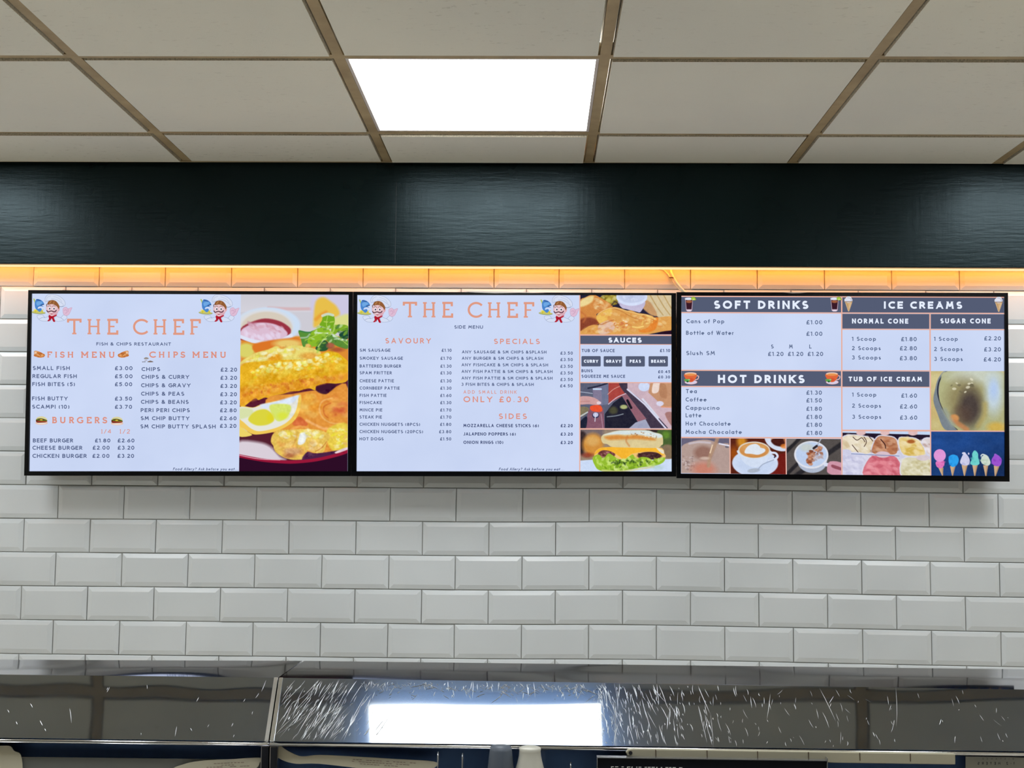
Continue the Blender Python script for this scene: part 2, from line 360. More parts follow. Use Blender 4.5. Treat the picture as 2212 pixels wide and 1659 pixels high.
class Screen:
    """a menu screen: everything on it is laid in the plane of its display"""
    def __init__(s, outer, disp, label, group, tilt=0.04):
        s.n = np.array([0.0, -1.0, -tilt]); s.n /= np.linalg.norm(s.n)
        s.p = np.array([0.0, WALL_Y - 0.104, 1.85])
        s.outer = outer; s.disp = disp
        q = [at(x, y, s.p, s.n) for x, y in outer]
        c = sum(q) / 4
        s.root = empty('menu_screen', (float((q[2][0] + q[3][0]) / 2), float(WALL_Y - 0.03), float(q[2][2])), label, 'screen', group)
        k = s.p + -s.n * 0.006
        dq = [at(x, y, s.p, s.n) for x, y in disp]
        # bezel: a ring with depth
        b = MB(); din = [p - s.n * 0.007 for p in dq]
        for i in range(4):
            j = (i + 1) % 4
            b.quad(q[i], dq[i], dq[j], q[j]); b.quad(dq[i], din[i], din[j], dq[j])
            bk0, bk1 = q[i] - s.n * 0.012, q[j] - s.n * 0.012
            b.quad(q[i], q[j], bk1, bk0)
        b.build('bezel', M['blackplastic'], s.root)
        b = MB(); f_ = [p - s.n * 0.012 for p in q][::-1]; cc = sum(f_) / 4
        bk = [cc + (p - cc) * 0.97 - s.n * 0.03 for p in f_]
        b.prism(f_, bk); b.build('rear_casing', M['blackback'], s.root)
        cb = cc - s.n * 0.03
        for sx in (-.2, .2):
            b = MB(); b.box(cb[0] + sx - .02, cb[1] - .004, cb[2] - .16, cb[0] + sx + .02, WALL_Y - 0.002, cb[2] + .16); b.build('wall_bracket', M['blackback'], s.root)
        s.dp = s.p - s.n * 0.0065
        b = MB(); b.quad(*[p - s.n * 0.0065 for p in dq][::-1]); s.panel = b.build('display_panel', M['scr'], s.root)
    def pt(s, x, y, L=1): return at(x, y, s.dp + s.n * 0.00025 * L, s.n)
    def rects(s, name, rs, ink, L=1):
        for r_ in rs:
            b = MB()
            if len(r_) == 4: x0, y0, x1, y1 = r_; q = [(x0, y0), (x0, y1), (x1, y1 + .003 * (x1 - x0)), (x1, y0 + .003 * (x1 - x0))]
            else: q = [(r_[0], r_[1]), (r_[2], r_[3]), (r_[4], r_[5]), (r_[6], r_[7])]
            b.quad(*[s.pt(x, y, L) for x, y in q]); b.build(name, INK[ink], s.panel)
    def buttons(s, name, rs, ink, L=1, r=2.0):
        for x0, y0, x1, y1 in rs:
            b = MB()
            pts = []
            for cx, cy_, a0 in ((x0 + r, y0 + r, 180), (x1 - r, y0 + r, 270), (x1 - r, y1 - r, 0), (x0 + r, y1 - r, 90)):
                for i in range(5):
                    t = math.radians(a0 + i * 22.5); pts.append((cx + r * math.cos(t), cy_ + r * math.sin(t)))
            b.add([s.pt(x, y, L) for x, y in pts], [tuple(range(len(pts)))]); b.build(name, INK[ink], s.panel)
    def text(s, name, items, ink, t=.17, slab=False, slant=0.0, L=3, th=None, k0=.2):
        """items: (string, x0, x1, baseline, cap height)"""
        for it in items:
            b = MB()
            st, x0, x1, yb, cap = it[:5]
            gs = letter_w(st, slab); tt = (t or .17)
            wsum = sum(g[0] for g in gs) * (1 - tt) + tt * sum(1 for c in st if c != ' ')
            n = len(st); k = ((x1 - x0) / cap - wsum) / max(n - 1, 1)
            wx = 1.0 if n == 1 else min(1.3, max(.7, ((x1 - x0) / cap - k0 * (n - 1)) / wsum)); k = ((x1 - x0) / cap - wsum * wx) / max(n - 1, 1)
            pen = 0.0
            for c, g in zip(st, gs):
                if c == ' ': pen += (g[0] * (1 - tt)) * wx + k; continue
                for sti, strk in enumerate(g[1]):
                  pp = [(pen + (tt / 2 + x * (1 - tt)) * wx + slant * y, tt / 2 + y * (1 - tt)) for x, y in strk]
                  if not slab and c != 'A' and math.dist(pp[0], pp[-1]) > .02:      # square ends
                    for e0, e1 in ((0, 1), (-1, -2)):
                        L_2 = math.dist(pp[e0], pp[e1])
                        if L_2 > .12: pp[e0] = tuple(pp[e0][k_] + (pp[e0][k_] - pp[e1][k_]) / L_2 * tt / 2 for k_ in (0, 1))
                  t2 = tt
                  if th and len(strk) == 2 and abs(strk[0][1] - strk[1][1]) < .01: t2 = th
                  for pp in strokes(pp, tt, 0 if c in 'AVMNWK' else .28):
                    Lf, Rt = ribbon(pp, t2)
                    if c in 'AVMNWK' and len(pp) == 2 and abs(pp[1][1] - pp[0][1]) > .3:   # cut the slanting ends level with the line
                        d = (np.array(pp[1]) - np.array(pp[0])); d = d / d[1]
                        for k_ in (0, 1):
                            y_ = 1.0 if pp[k_][1] > 1 - tt else 0.0 if pp[k_][1] < tt else None
                            if y_ is not None: Lf[k_] = Lf[k_] + d * (y_ - Lf[k_][1]); Rt[k_] = Rt[k_] + d * (y_ - Rt[k_][1])
                    if c.isupper() or c in '0123456789£&': Lf, Rt = [[(min(max(q[0], pen), pen + (g[0] * (1 - tt) + tt) * wx) if c in 'MNZWVA' else q[0], min(max(q[1], 0), 1)) for q in e_] for e_ in (Lf, Rt)]
                    vs = [s.pt(x0 + q[0] * cap, yb + .0025 * q[0] * cap - q[1] * cap, L) for q in Lf] + [s.pt(x0 + q[0] * cap, yb + .0025 * q[0] * cap - q[1] * cap, L) for q in Rt]
                    m_ = len(Lf); b.add(vs, [(i, m_ + i, m_ + i + 1, i + 1) for i in range(m_ - 1)])
                pen += (g[0] * (1 - tt) + tt) * wx + k
            b.build(name, INK[ink], s.panel)

# ------------------------------------------------------------------ a small painter for the pictures the screens show
class Cv:
    def __init__(s, x0, y0, x1, y1, sc=1.0, bg=(128, 128, 128), sprite=False, seed=1):
        s.r = (x0, y0, x1, y1); s.nx = max(2, int((x1 - x0) * sc)); s.ny = max(2, int((y1 - y0) * sc))
        s.X, s.Y = np.meshgrid(np.linspace(x0, x1, s.nx + 1), np.linspace(y0, y1, s.ny + 1))
        s.im = np.zeros(s.X.shape + (3,)) + np.array(bg, float); s.al = np.zeros(s.X.shape) if sprite else None
        s.o = (0, 0); s.z = 1.0; s.rg = np.random.RandomState(seed)
    def view(s, ox, oy, z): s.o = (ox, oy); s.z = z; return s
    def tp(s, p): return [(s.o[0] + x / s.z, s.o[1] + y / s.z) for x, y in p]
    def win(s, x0, y0, x1, y1):
        a = s.r; fx = s.nx / (a[2] - a[0]); fy = s.ny / (a[3] - a[1])
        i0 = int(max(0, (x0 - a[0]) * fx - 1)); i1 = int(min(s.nx + 1, (x1 - a[0]) * fx + 3))
        j0 = int(max(0, (y0 - a[1]) * fy - 1)); j1 = int(min(s.ny + 1, (y1 - a[1]) * fy + 3))
        return (slice(j0, max(j1, j0)), slice(i0, max(i1, i0)))
    def put(s, w_, m_, col):
        if m_.size == 0: return
        s.im[w_] = s.im[w_] * (1 - m_[..., None]) + np.array(col, float) * m_[..., None]
        if s.al is not None: s.al[w_] = np.maximum(s.al[w_], m_)
    def ell(s, cx, cy_, rx, ry, col, rot=0, soft=8, a=1.0):
        (cx, cy_), = s.tp([(cx, cy_)]); rx /= s.z; ry /= s.z; sf = max(soft / s.z, .35); R = max(rx, ry) + sf
        w_ = s.win(cx - R, cy_ - R, cx + R, cy_ + R); X, Y = s.X[w_] - cx, s.Y[w_] - cy_
        c, d = math.cos(math.radians(rot)), math.sin(math.radians(rot))
        u, v = (X * c + Y * d) / rx, (-X * d + Y * c) / ry
        q = np.sqrt(u * u + v * v) + 1e-9; dist = (q - 1) * min(rx, ry)
        m_ = np.clip(.5 - dist / sf, 0, 1) * a; s.put(w_, m_, col)
    def sdf(s, P, pad):
        xs = [p[0] for p in P]; ys = [p[1] for p in P]
        w_ = s.win(min(xs) - pad, min(ys) - pad, max(xs) + pad, max(ys) + pad); X, Y = s.X[w_], s.Y[w_]
        d = np.full(X.shape, 1e9); ins = np.zeros(X.shape, bool)
        for (ax, ay), (bx, by) in zip(P, P[1:] + P[:1]):
            ex, ey = bx - ax, by - ay; L = ex * ex + ey * ey + 1e-12
            t = np.clip(((X - ax) * ex + (Y - ay) * ey) / L, 0, 1)
            d = np.minimum(d, (X - ax - t * ex) ** 2 + (Y - ay - t * ey) ** 2)
            cnd = ((ay > Y) != (by > Y)) & (X < ex * (Y - ay) / (ey if abs(ey) > 1e-12 else 1e-12) + ax); ins ^= cnd
        d = np.sqrt(d); return w_, np.where(ins, -d, d)
    def sm(s, P, k=5, closed=True):
        n = len(P); out = []
        rng = range(n) if closed else range(n - 1)
        for i in rng:
            g = (lambda j: P[j % n]) if closed else (lambda j: P[min(max(j, 0), n - 1)])
            p0, p1, p2, p3 = g(i - 1), g(i), g(i + 1), g(i + 2)
            for t in range(k):
                t = t / k
                out.append(tuple(.5 * (2 * p1[c] + (p2[c] - p0[c]) * t + (2 * p0[c] - 5 * p1[c] + 4 * p2[c] - p3[c]) * t * t + (3 * p1[c] - p0[c] - 3 * p2[c] + p3[c]) * t ** 3) for c in (0, 1)))
        if not closed: out.append(P[-1])
        return out
    def poly(s, P, col, soft=8, a=1.0, smooth=True, grow=0):
        P = s.tp(P); sf = max(soft / s.z, .35)
        if smooth: P = s.sm(P, 4)
        w_, d = s.sdf(P, sf + 1); m_ = np.clip(.5 - (d - grow / s.z) / sf, 0, 1) * a; s.put(w_, m_, col)
    def line(s, P, wd, col, soft=6, a=1.0, smooth=True):
        P = s.tp(P); sf = max(soft / s.z, .35); wd = wd / s.z
        if smooth and len(P) > 2: P = s.sm(P, 5, False)
        pad = wd + sf + 1; xs = [p[0] for p in P]; ys = [p[1] for p in P]
        w_ = s.win(min(xs) - pad, min(ys) - pad, max(xs) + pad, max(ys) + pad); X, Y = s.X[w_], s.Y[w_]
        if X.size == 0: return
        d = np.full(X.shape, 1e9)
        for (ax, ay), (bx, by) in zip(P, P[1:]):
            ex, ey = bx - ax, by - ay; L = ex * ex + ey * ey + 1e-12
            t = np.clip(((X - ax) * ex + (Y - ay) * ey) / L, 0, 1)
            d = np.minimum(d, (X - ax - t * ex) ** 2 + (Y - ay - t * ey) ** 2)
        m_ = np.clip(.5 - (np.sqrt(d) - wd / 2) / sf, 0, 1) * a; s.put(w_, m_, col)
    def blobs(s, P, n, r0, r1, cols, a=.5, soft=10, asp=1.6, rot=0, rv=40):
        """scattered dabs of colour whose centres fall inside the outline"""
        T = s.tp(P); xs = [p[0] for p in T]; ys = [p[1] for p in T]; done = 0; tries = 0
        while done < n and tries < n * 20:
            tries += 1
            x = s.rg.uniform(min(xs), max(xs)); y = s.rg.uniform(min(ys), max(ys)); ins = False
            for (ax, ay), (bx, by) in zip(T, T[1:] + T[:1]):
                if (ay > y) != (by > y) and x < (bx - ax) * (y - ay) / (by - ay) + ax: ins = not ins
            if not ins: continue
            done += 1; r_ = s.rg.uniform(r0, r1)
            s.ell((x - s.o[0]) * s.z, (y - s.o[1]) * s.z, r_ * asp, r_, cols[s.rg.randint(len(cols))], rot + s.rg.uniform(-rv, rv), soft, a * s.rg.uniform(.6, 1))
    def tex(s, P, amp=20, sizes=(3, 6), a=1.0, tint=(1, 1, .7)):
        """mottling of the painted surface inside an outline"""
        T = s.sm(s.tp(P), 4) if P else None; x0, y0, x1, y1 = s.r
        if P: w_, d = s.sdf(T, 2); m_ = np.clip(.5 - d, 0, 1)
        else: w_ = (slice(0, s.ny + 1), slice(0, s.nx + 1)); m_ = np.ones(s.X.shape)
        nz = np.zeros(s.X[w_].shape)
        for z_ in sizes:
            gx, gy = int((x1 - x0) / z_) + 3, int((y1 - y0) / z_) + 3; g = s.rg.uniform(-1, 1, (gy, gx))
            u = (s.X[w_] - x0) / z_; v = (s.Y[w_] - y0) / z_; i = u.astype(int); j = v.astype(int); u = u - i; v = v - j
            u = u * u * (3 - 2 * u); v = v * v * (3 - 2 * v)
            nz += (g[j, i] * (1 - u) + g[j, i + 1] * u) * (1 - v) + (g[j + 1, i] * (1 - u) + g[j + 1, i + 1] * u) * v
        s.im[w_] = s.im[w_] + (nz * m_ * amp * a)[..., None] * np.array(tint)
    def grad(s, y0, y1, c0, c1, a=1.0):
        y0 = s.o[1] + y0 / s.z; y1 = s.o[1] + y1 / s.z
        t = np.clip((s.Y - y0) / (y1 - y0), 0, 1)[..., None]; c = np.array(c0, float) * (1 - t) + np.array(c1, float) * t
        k = ((s.Y >= y0) & (s.Y <= y1))[..., None] * a
        s.im = s.im * (1 - k) + c * k
    def to(s, name, scr, L=2, quad=None, shift=(0, 0), parent=None):
        q = quad; x0, y0, x1, y1 = s.r
        U = (s.X - x0) / (x1 - x0); V = (s.Y - y0) / (y1 - y0)
        if q:
            PX = (1 - U) * (1 - V) * q[0][0] + U * (1 - V) * q[1][0] + U * V * q[2][0] + (1 - U) * V * q[3][0]
            PY = (1 - U) * (1 - V) * q[0][1] + U * (1 - V) * q[1][1] + U * V * q[2][1] + (1 - U) * V * q[3][1]
        else: PX, PY = s.X + shift[0], s.Y + shift[1]
        D = R_[None, None, :] * ((PX - W / 2) / F)[..., None] + U_[None, None, :] * (-(PY - H / 2) / F)[..., None] + FWD[None, None, :]
        p0 = scr.dp + scr.n * 0.00025 * L; t = np.dot(p0 - EYE, scr.n) / (D @ scr.n)
        V3 = (EYE + D * t[..., None]).reshape(-1, 3) - worg(scr.panel)
        nx = s.nx + 1; I, J = np.meshgrid(np.arange(s.nx), np.arange(s.ny)); b0 = (J * nx + I).ravel()
        Fc = np.stack([b0, b0 + nx, b0 + nx + 1, b0 + 1], 1)
        if s.al is not None:
            al = s.al.ravel(); keep = al[Fc].max(1) > .45; Fc = Fc[keep]
            used = np.unique(Fc); mp = np.zeros(len(V3), int); mp[used] = np.arange(len(used)); Fc = mp[Fc]; V3 = V3[used]; C = s.im.reshape(-1, 3)[used]
        else: C = s.im.reshape(-1, 3)
        me = bpy.data.meshes.new(name); me.vertices.add(len(V3)); me.vertices.foreach_set('co', V3.ravel())
        me.loops.add(len(Fc) * 4); me.loops.foreach_set('vertex_index', Fc.ravel().astype(np.int32))
        me.polygons.add(len(Fc)); me.polygons.foreach_set('loop_start', np.arange(len(Fc), dtype=np.int32) * 4)
        me.update(calc_edges=True)
        c = np.clip(C, 0, 255) / 255.0; c = np.where(c <= .04045, c / 12.92, ((c + .055) / 1.055) ** 2.4)
        at_ = me.color_attributes.new('Col', 'FLOAT_COLOR', 'POINT')
        at_.data.foreach_set('color', np.concatenate([c, np.ones((len(c), 1))], 1).ravel())
        me.materials.append(M['pic'])
        o = bpy.data.objects.new(name, me); S.collection.objects.link(o); o.parent = scr.panel
        return o

# ------------------------------------------------------------------ the room
CEIL = 1.55 + 0.95896; WALL_Y = 3.6894; BULK_Y = 3.597; BULK_Z = 1.55 + 0.648
XL, XR, YB = -3.2, 3.2, -2.6
GX, GY, GR = -0.17538, 2.99115, 0.00611         # centre of the lit ceiling cell, turn of the grid
def cell(i, j):
    return np.array([GX + .6 * (i * math.cos(GR) - j * math.sin(GR)), GY + .6 * (i * math.sin(GR) + j * math.cos(GR)), 0])

# back wall: bevelled metro tiles with real joints
RES0 = [(75, 2.7), (216, .3), (359, -2.2), (502, -4.8), (644, -6), (785, -5.7), (926, -5.5), (1067, -4.4), (1207, -1.9), (1349, -.5), (1491, .9), (1635, .7), (1780, -.1), (1925, -.4), (2071, -1.3), (2212, -2)]
RES1 = [(0, 1), (410, .5), (555, .3), (700, -1), (843, -1.3), (987, .5), (1129, 1.4), (1273, 2.7), (1418, 3), (1712, 2), (1861, .5), (2010, .8), (2158, -.5)]
RESZ = [(0, -1.4), (50, -1.6), (600, -.2), (1050, .4), (1350, 4), (1740, 1.4), (2060, -1.4), (2212, -2)]
XT, ZT, PX_, PZ_ = -0.56710, 1.55 + 0.59324, 0.2, 0.10042
def wpt(k, n):
    x = XT + k * PX_; z = ZT - n * PZ_; px = W / 2 + 62 + x * 720
    f_ = min(max(n / 7, 0), 1)
    d = np.interp(px, *zip(*RES0)) * (1 - f_) + np.interp(px, *zip(*RES1)) * f_
    dz = np.interp(px, *zip(*RESZ)) * min(max((n - 3) / 4, 0), 1)
    return x - d / 720, z + dz / 735
tl = MB(); rnd = random.Random(4)
for n in range(-5, 22):
    off = 0.5 if n % 2 else 0.0
    for k in range(-14, 19):
        kk = k + off
        c = [wpt(kk, n), wpt(kk + 1, n), wpt(kk + 1, n - 1), wpt(kk, n - 1)]   # bottom-left, bottom-right, top-right, top-left
        if max(p[0] for p in c) < XL or min(p[0] for p in c) > XR: continue
        g = 0.0013; dy = rnd.uniform(-.0006, .0006); ty = rnd.uniform(-.0012, .0012); tz = rnd.uniform(-.001, .001)
        s4 = ((1, 1), (-1, 1), (-1, -1), (1, -1))
        def ring(ins, y):
            out = []
            for (x, z_), (sx, sz) in zip(c, s4):
                out.append((x + sx * (g + ins), WALL_Y - y + dy + ty * sx + tz * sz, z_ + sz * (g + ins)))
            return out
        r0, r1, r2, r3 = ring(0, -.001), ring(0, .0045), ring(.0012, .0056), ring(.0135, .0088)
        r0 = [(p[0], WALL_Y + .002, p[2]) for p in r0]
        b0 = len(tl.v)
        tl.v += [tuple(map(float, p)) for p in r0 + r1 + r2 + r3]
        fs = []
        for a_ in range(3):
            for i in range(4):
                j = (i + 1) % 4; fs.append((b0 + a_ * 4 + i, b0 + a_ * 4 + j, b0 + a_ * 4 + 4 + j, b0 + a_ * 4 + 4 + i))
        fs.append((b0 + 12, b0 + 13, b0 + 14, b0 + 15)); tl.f += fs; tl.mi += [0] * len(fs)
tl.box(XL, WALL_Y + .0005, 0, XR, WALL_Y + .15, CEIL + .3, 1)
wb = tl.build('wall_back', [M['tile'], M['grout']]); tag(wb, kind='structure')
# grout bed stands slightly proud of the wall so the joints read grey
gb = MB(); gb.box(XL, WALL_Y - .003, ZT - 21.5 * PZ_, XR, WALL_Y + .001, ZT + 5.5 * PZ_)
gb.build('grout', M['grout'], wb)
M['shopfront'] = mat('dark_shopfront', (44, 48, 54), 0.4)
for nm, bx in (('wall_left', (XL - .1, YB - .1, 0, XL, WALL_Y + .15, CEIL + .3)), ('wall_right', (XR, YB - .1, 0, XR + .1, WALL_Y + .15, CEIL + .3)), ('wall_front', (XL, YB - .1, 0, XR, YB, CEIL + .3))):
    b = MB(); b.box(*bx); tag(b.build(nm, M['shopfront' if nm == 'wall_front' else 'roomwall']), kind='structure')
b = MB(); b.box(XL, YB, -.05, XR, WALL_Y + .1, 0); tag(b.build('floor', M['floor']), kind='structure')

# bulkhead
b = MB(); b.box(XL, BULK_Y, BULK_Z, XR, BULK_Y + .018, CEIL + .004)
bh = b.build('trim_1', M['green'], bevel=.0025); tag(bh, kind='structure')
# joint line in the boarding
b = MB(); p = at(855.5, 450, (0, BULK_Y, 0), (0, 1, 0)); b.box(p[0] - .0007, BULK_Y - .0004, BULK_Z + .005, p[0] + .0007, BULK_Y + .001, BULK_Z + .25)
b.build('board_joint', mat('joint_filler', (6, 18, 20), .5), bh)

# suspended ceiling: grid bars, tegular tiles, light panels
LIGHTS = [(0, 0), (-3, 0), (3, 0), (0, -3), (-3, -3), (3, -3)]
ct = MB(); gbm = MB(); HB = .012
c_, s_ = math.cos(GR), math.sin(GR)
ex = np.array([c_, s_, 0]); ey = np.array([-s_, c_, 0]); O = np.array([GX, GY, 0.0])
ENDY = (BULK_Y - GY) / .6 - .02
def LP(u, v, z_): p = O + ex * (.6 * u) + ey * (.6 * v); return (p[0], p[1], z_)
def lbox(mb, u0, v0, u1, v1, z0, z1, mi=0, inset=0, edge=None):
    lo = [LP(u0 + inset, v0 + inset, z0), LP(u1 - inset, v0 + inset, z0), LP(u1 - inset, v1 - inset, z0), LP(u0 + inset, v1 - inset, z0)]
    hi = [LP(u0, v0, z1), LP(u1, v0, z1), LP(u1, v1, z1), LP(u0, v1, z1)]
    e_ = mi if edge is None else edge
    mb.add(lo + hi, [(3, 2, 1, 0)], mi)
    mb.add(lo + hi, [(0, 1, 5, 4), (1, 2, 6, 5), (2, 3, 7, 6), (3, 0, 4, 7)], e_)
    mb.add(lo + hi, [(4, 5, 6, 7)], mi)
hb = HB / .6
for i in range(-6, 7):
    lbox(gbm, i - .5 - hb, -9.4, i - .5 + hb, ENDY, CEIL, CEIL + .03)
for j in range(-9, 2):
    for i in range(-6, 7):
        lbox(gbm, i - .5 + hb, j - .5 - hb, i + .5 - hb, j - .5 + hb, CEIL + .0002, CEIL + .03)
tr_ = random.Random(9)
for j in range(-9, 2):
    for i in range(-6, 6):
        if (i, j) in LIGHTS: continue
        v1 = min(j + .5 - hb - .006, ENDY - .004); v0 = j - .5 + hb + .004
        dz = tr_.uniform(-.0015, .0015)
        lbox(ct, i - .5 + hb + .005, v0, i + .5 - hb - .005, v1, CEIL - .0048 + dz, CEIL + .012, 0, .004, 1)
ct.box(XL - .1, YB - .1, CEIL + .06, XR + .1, WALL_Y + .1, CEIL + .1, 0)
ceil = ct.build('ceiling', [M['ceil'], M['ceiledge']]); tag(ceil, kind='structure')
gbm.build('ceiling_grid', M['grid'], ceil)
b = MB(); b.box(XL, BULK_Y - .012, CEIL - .001, XR, BULK_Y + .001, CEIL + .02); b.build('wall_angle', M['grid'], ceil)

lampmat = emis('light_panel_diffuser', (247, 252, 255), PANEL_POWER, 'FRONT_BACK')
LAB = {(0, 0): 'square white glowing light panel in the ceiling above the middle screen',
       (-3, 0): 'square light panel off the left edge, whose glow shows on the green bulkhead top left',
       (3, 0): 'square light panel off the right edge, whose glow shows on the green bulkhead top right',
       (0, -3): 'square light panel above the camera, seen only mirrored in the steel range front',
       (-3, -3): 'square light panel above and left of the camera, outside the picture',
       (3, -3): 'square light panel above and right of the camera, outside the picture'}
for (i, j) in LIGHTS:
    c = cell(i, j)
    lab = LAB.get((i, j), 'square white ceiling light panel outside the picture')
    r = empty('ceiling_light', (c[0], c[1], CEIL), lab, 'light', 'square light panels in the suspended ceiling')
    b = MB(); u0, v0, u1, v1 = i - .5 + hb + .001, j - .5 + hb + .001, i + .5 - hb - .001, j + .5 - hb - .001; e_ = .012
    for q in ((u0, v0, u1, v0 + e_), (u0, v1 - e_, u1, v1), (u0, v0 + e_, u0 + e_, v1 - e_), (u1 - e_, v0 + e_, u1, v1 - e_)):
        lbox(b, *q, CEIL + .001, CEIL + .014)
    b.build('frame', M['panelframe'], r)
    b = MB(); lbox(b, u0 + e_, v0 + e_, u1 - e_, v1 - e_, CEIL + .004, CEIL + .012); b.build('diffuser', lampmat, r)

# warm strip light behind the bulkhead's lower edge
root = empty('strip_light', (0, BULK_Y + .03, BULK_Z - .004), 'long thin warm white light strip glowing under the dark green bulkhead', 'light')
b = MB(); b.box(XL, BULK_Y + .0185, BULK_Z + .0005, XR, BULK_Y + .043, BULK_Z + .03); b.build('channel', M['channel'], root)
b = MB(); b.box(XL, BULK_Y + .020, BULK_Z - .0022, XR, BULK_Y + .041, BULK_Z)
b.build('glowing_diffuser', emis('strip_diffuser', (255, 222, 166), 1.2, 'NONE'), root)
b = MB(); b.box(XL, BULK_Y + .0435, BULK_Z + .0035, XR, BULK_Y + .060, BULK_Z + .006)
b.build('led_row', emis('amber_led', (255, 152, 50), STRIP_POWER * 3.0, 'FRONT_BACK'), root)

# ------------------------------------------------------------------ menu screens
GRP = 'menu screens side by side on the tiled wall'
s1 = Screen([(61, 626.5), (762.3, 630), (757.8, 1028.5), (52, 1027.5)], [(67.8, 634), (753, 636.5), (751, 1018), (62, 1018)],
            'wall menu screen with the fish menu and fried fish picture, leftmost of three', GRP)
s2 = Screen([(763.2, 630), (1460.3, 633), (1460.7, 1029.5), (758.7, 1028.5)], [(771.5, 637), (1450.5, 637.5), (1451, 1018.5), (770, 1018)],
            'wall menu screen with the side menu and burger picture, middle of three', GRP)
s3 = Screen([(1461.6, 631), (2177.5, 632.5), (2181, 1040.5), (1461.8, 1033)], [(1472, 638.5), (2170.5, 641), (2171, 1028.5), (1471, 1023)],
            'wall menu screen listing drinks and ice creams, rightmost of three', GRP)
# --- writing
s1.text('title_lettering', [('THE CHEF', 144.5, 434.8, 722.8, 34.4)], 'salmon', .135, True, th=.095, k0=.28)
s1.text('subtitle_lettering', [('FISH & CHIPS RESTAURANT', 208, 369.5, 746.3, 6.9)], 'navy', .2)
s1.text('heading_lettering', [('FISH MENU', 100.5, 249, 772.8, 13.6), ('CHIPS MENU', 322, 489.5, 772.8, 13.6), ('BURGERS', 111, 232, 914.4, 14)], 'rose', .2, True, th=.15, k0=.3)
s1.text('portion_lettering', [('1/4', 218, 240.5, 936.5, 9.4), ('1/2', 258, 281, 936.5, 9.4)], 'rose', .14, True)
s1.text('item_lettering', [('SMALL FISH', 70.5, 151, 799.2, 8.4), ('REGULAR FISH', 70, 166, 816.7, 8.4), ('FISH BITES (5)', 69.5, 162, 834, 8.4), ('FISH BUTTY', 69, 146.5, 864.9, 8.4), ('SCAMPI (10)', 69, 150, 882.7, 8.4),
  ('BEEF BURGER', 71, 158, 955.7, 8.6), ('CHEESE BURGER', 70, 178, 971.5, 8.6), ('CHICKEN BURGER', 70, 187.5, 989, 8.6),
  ('CHIPS', 305.5, 346, 801.5, 8.4), ('CHIPS & CURRY', 305, 409, 818.2, 8.4), ('CHIPS & GRAVY', 304.5, 412, 836.4, 8.4), ('CHIPS & PEAS', 304.5, 398, 854.6, 8.4), ('CHIPS & BEANS', 304.2, 407.5, 872.2, 8.4),
  ('PERI PERI CHIPS', 303.8, 410, 890.2, 8.4), ('SM CHIP BUTTY', 303.6, 409.5, 907.6, 8.4), ('SM CHIP BUTTY SPLASH', 303, 466, 925.2, 8.4)], 'navy', .2)
s1.text('price_lettering', [('£3.00', 248, 286.5, 799.5, 8.4), ('£5.00', 248, 286.5, 817, 8.4), ('£5.00', 248, 285.8, 834.2, 8.4), ('£3.50', 248, 285.6, 865.3, 8.4), ('£3.70', 248, 285.5, 883, 8.4),
  ('£1.80', 205, 238.5, 955.7, 8.4), ('£2.60', 254, 290.5, 955.7, 8.4), ('£2.00', 200, 237, 971.3, 8.4), ('£3.20', 254, 290.3, 971.3, 8.4), ('£2.00', 199.5, 236.5, 989, 8.4), ('£3.20', 253.6, 289.8, 989, 8.4),
  ('£2.20', 476.5, 512.3, 802.7, 8.4), ('£3.20', 476, 512.3, 820.3, 8.4), ('£3.20', 476, 512, 838, 8.4), ('£3.20', 475.6, 512, 855.8, 8.4), ('£3.20', 475.4, 511.6, 873.4, 8.4), ('£2.80', 475.2, 511.2, 890.5, 8.4), ('£2.60', 474.8, 511, 907.7, 8.4), ('£3.20', 475, 510.8, 924.2, 8.4)], 'navy', .2)
s1.text('allergy_note', [('Food Allery? Ask before you eat....', 373.5, 515.5, 1015.9, 5.9)], 'navy', .18, slant=.22)

s2.text('title_lettering', [('THE CHEF', 869.9, 1155, 686.2, 34.4)], 'salmon', .135, True, th=.095, k0=.28)
s2.text('subtitle_lettering', [('SIDE MENU', 981, 1043.5, 709.8, 7)], 'navy', .2)
s2.text('heading_lettering', [('SAVOURY', 832, 931, 741.8, 11.6), ('SPECIALS', 1066.5, 1166, 743, 11.4), ('SIDES', 1077, 1138, 905, 11.8), ('ONLY £0.30', 1001, 1142, 868.8, 12.6)], 'rose', .185, k0=.4)
s2.text('offer_lettering', [('ADD SMALL DRINK', 1001, 1116, 850.3, 7.2)], 'rose', .16, k0=.4)
L_ = [('SM SAUSAGE', 843.5, 759.8), ('SMOKEY SAUSAGE', 870.5, 777.1), ('BATTERED BURGER', 866.5, 794), ('SPAM FRITTER', 846.5, 808.7), ('CHEESE PATTIE', 851, 825.9), ('CORNBEEF PATTIE', 863.5, 841.6), ('FISH PATTIE', 835, 857.4), ('FISHCAKE', 825, 872.9), ('MINCE PIE', 826, 888.8), ('STEAK PIE', 825, 904.1), ('CHICKEN NUGGETS (8PCS)', 907.5, 919.8), ('CHICKEN NUGGETS (20PCS)', 913.8, 935.6), ('HOT DOGS', 828.5, 951.3)]
Q_ = [('ANY SAUSAGE & SM CHIPS &SPLASH', 997.6, 1180.5, 763.4), ('ANY BURGER & SM CHIPS & SPLASH', 997.4, 1173.5, 777), ('ANY FISHCAKE & SM CHIPS & SPLASH', 996.8, 1184, 791.2), ('ANY FISH PATTIE & SM CHIPS & SPLASH', 996.8, 1193.5, 805.5), ('ANY FISH PATTIE & SM CHIPS & SPLASH', 996.8, 1193.5, 819.8), ('3 FISH BITES & CHIPS & SPLASH', 996.5, 1153, 833.4)]
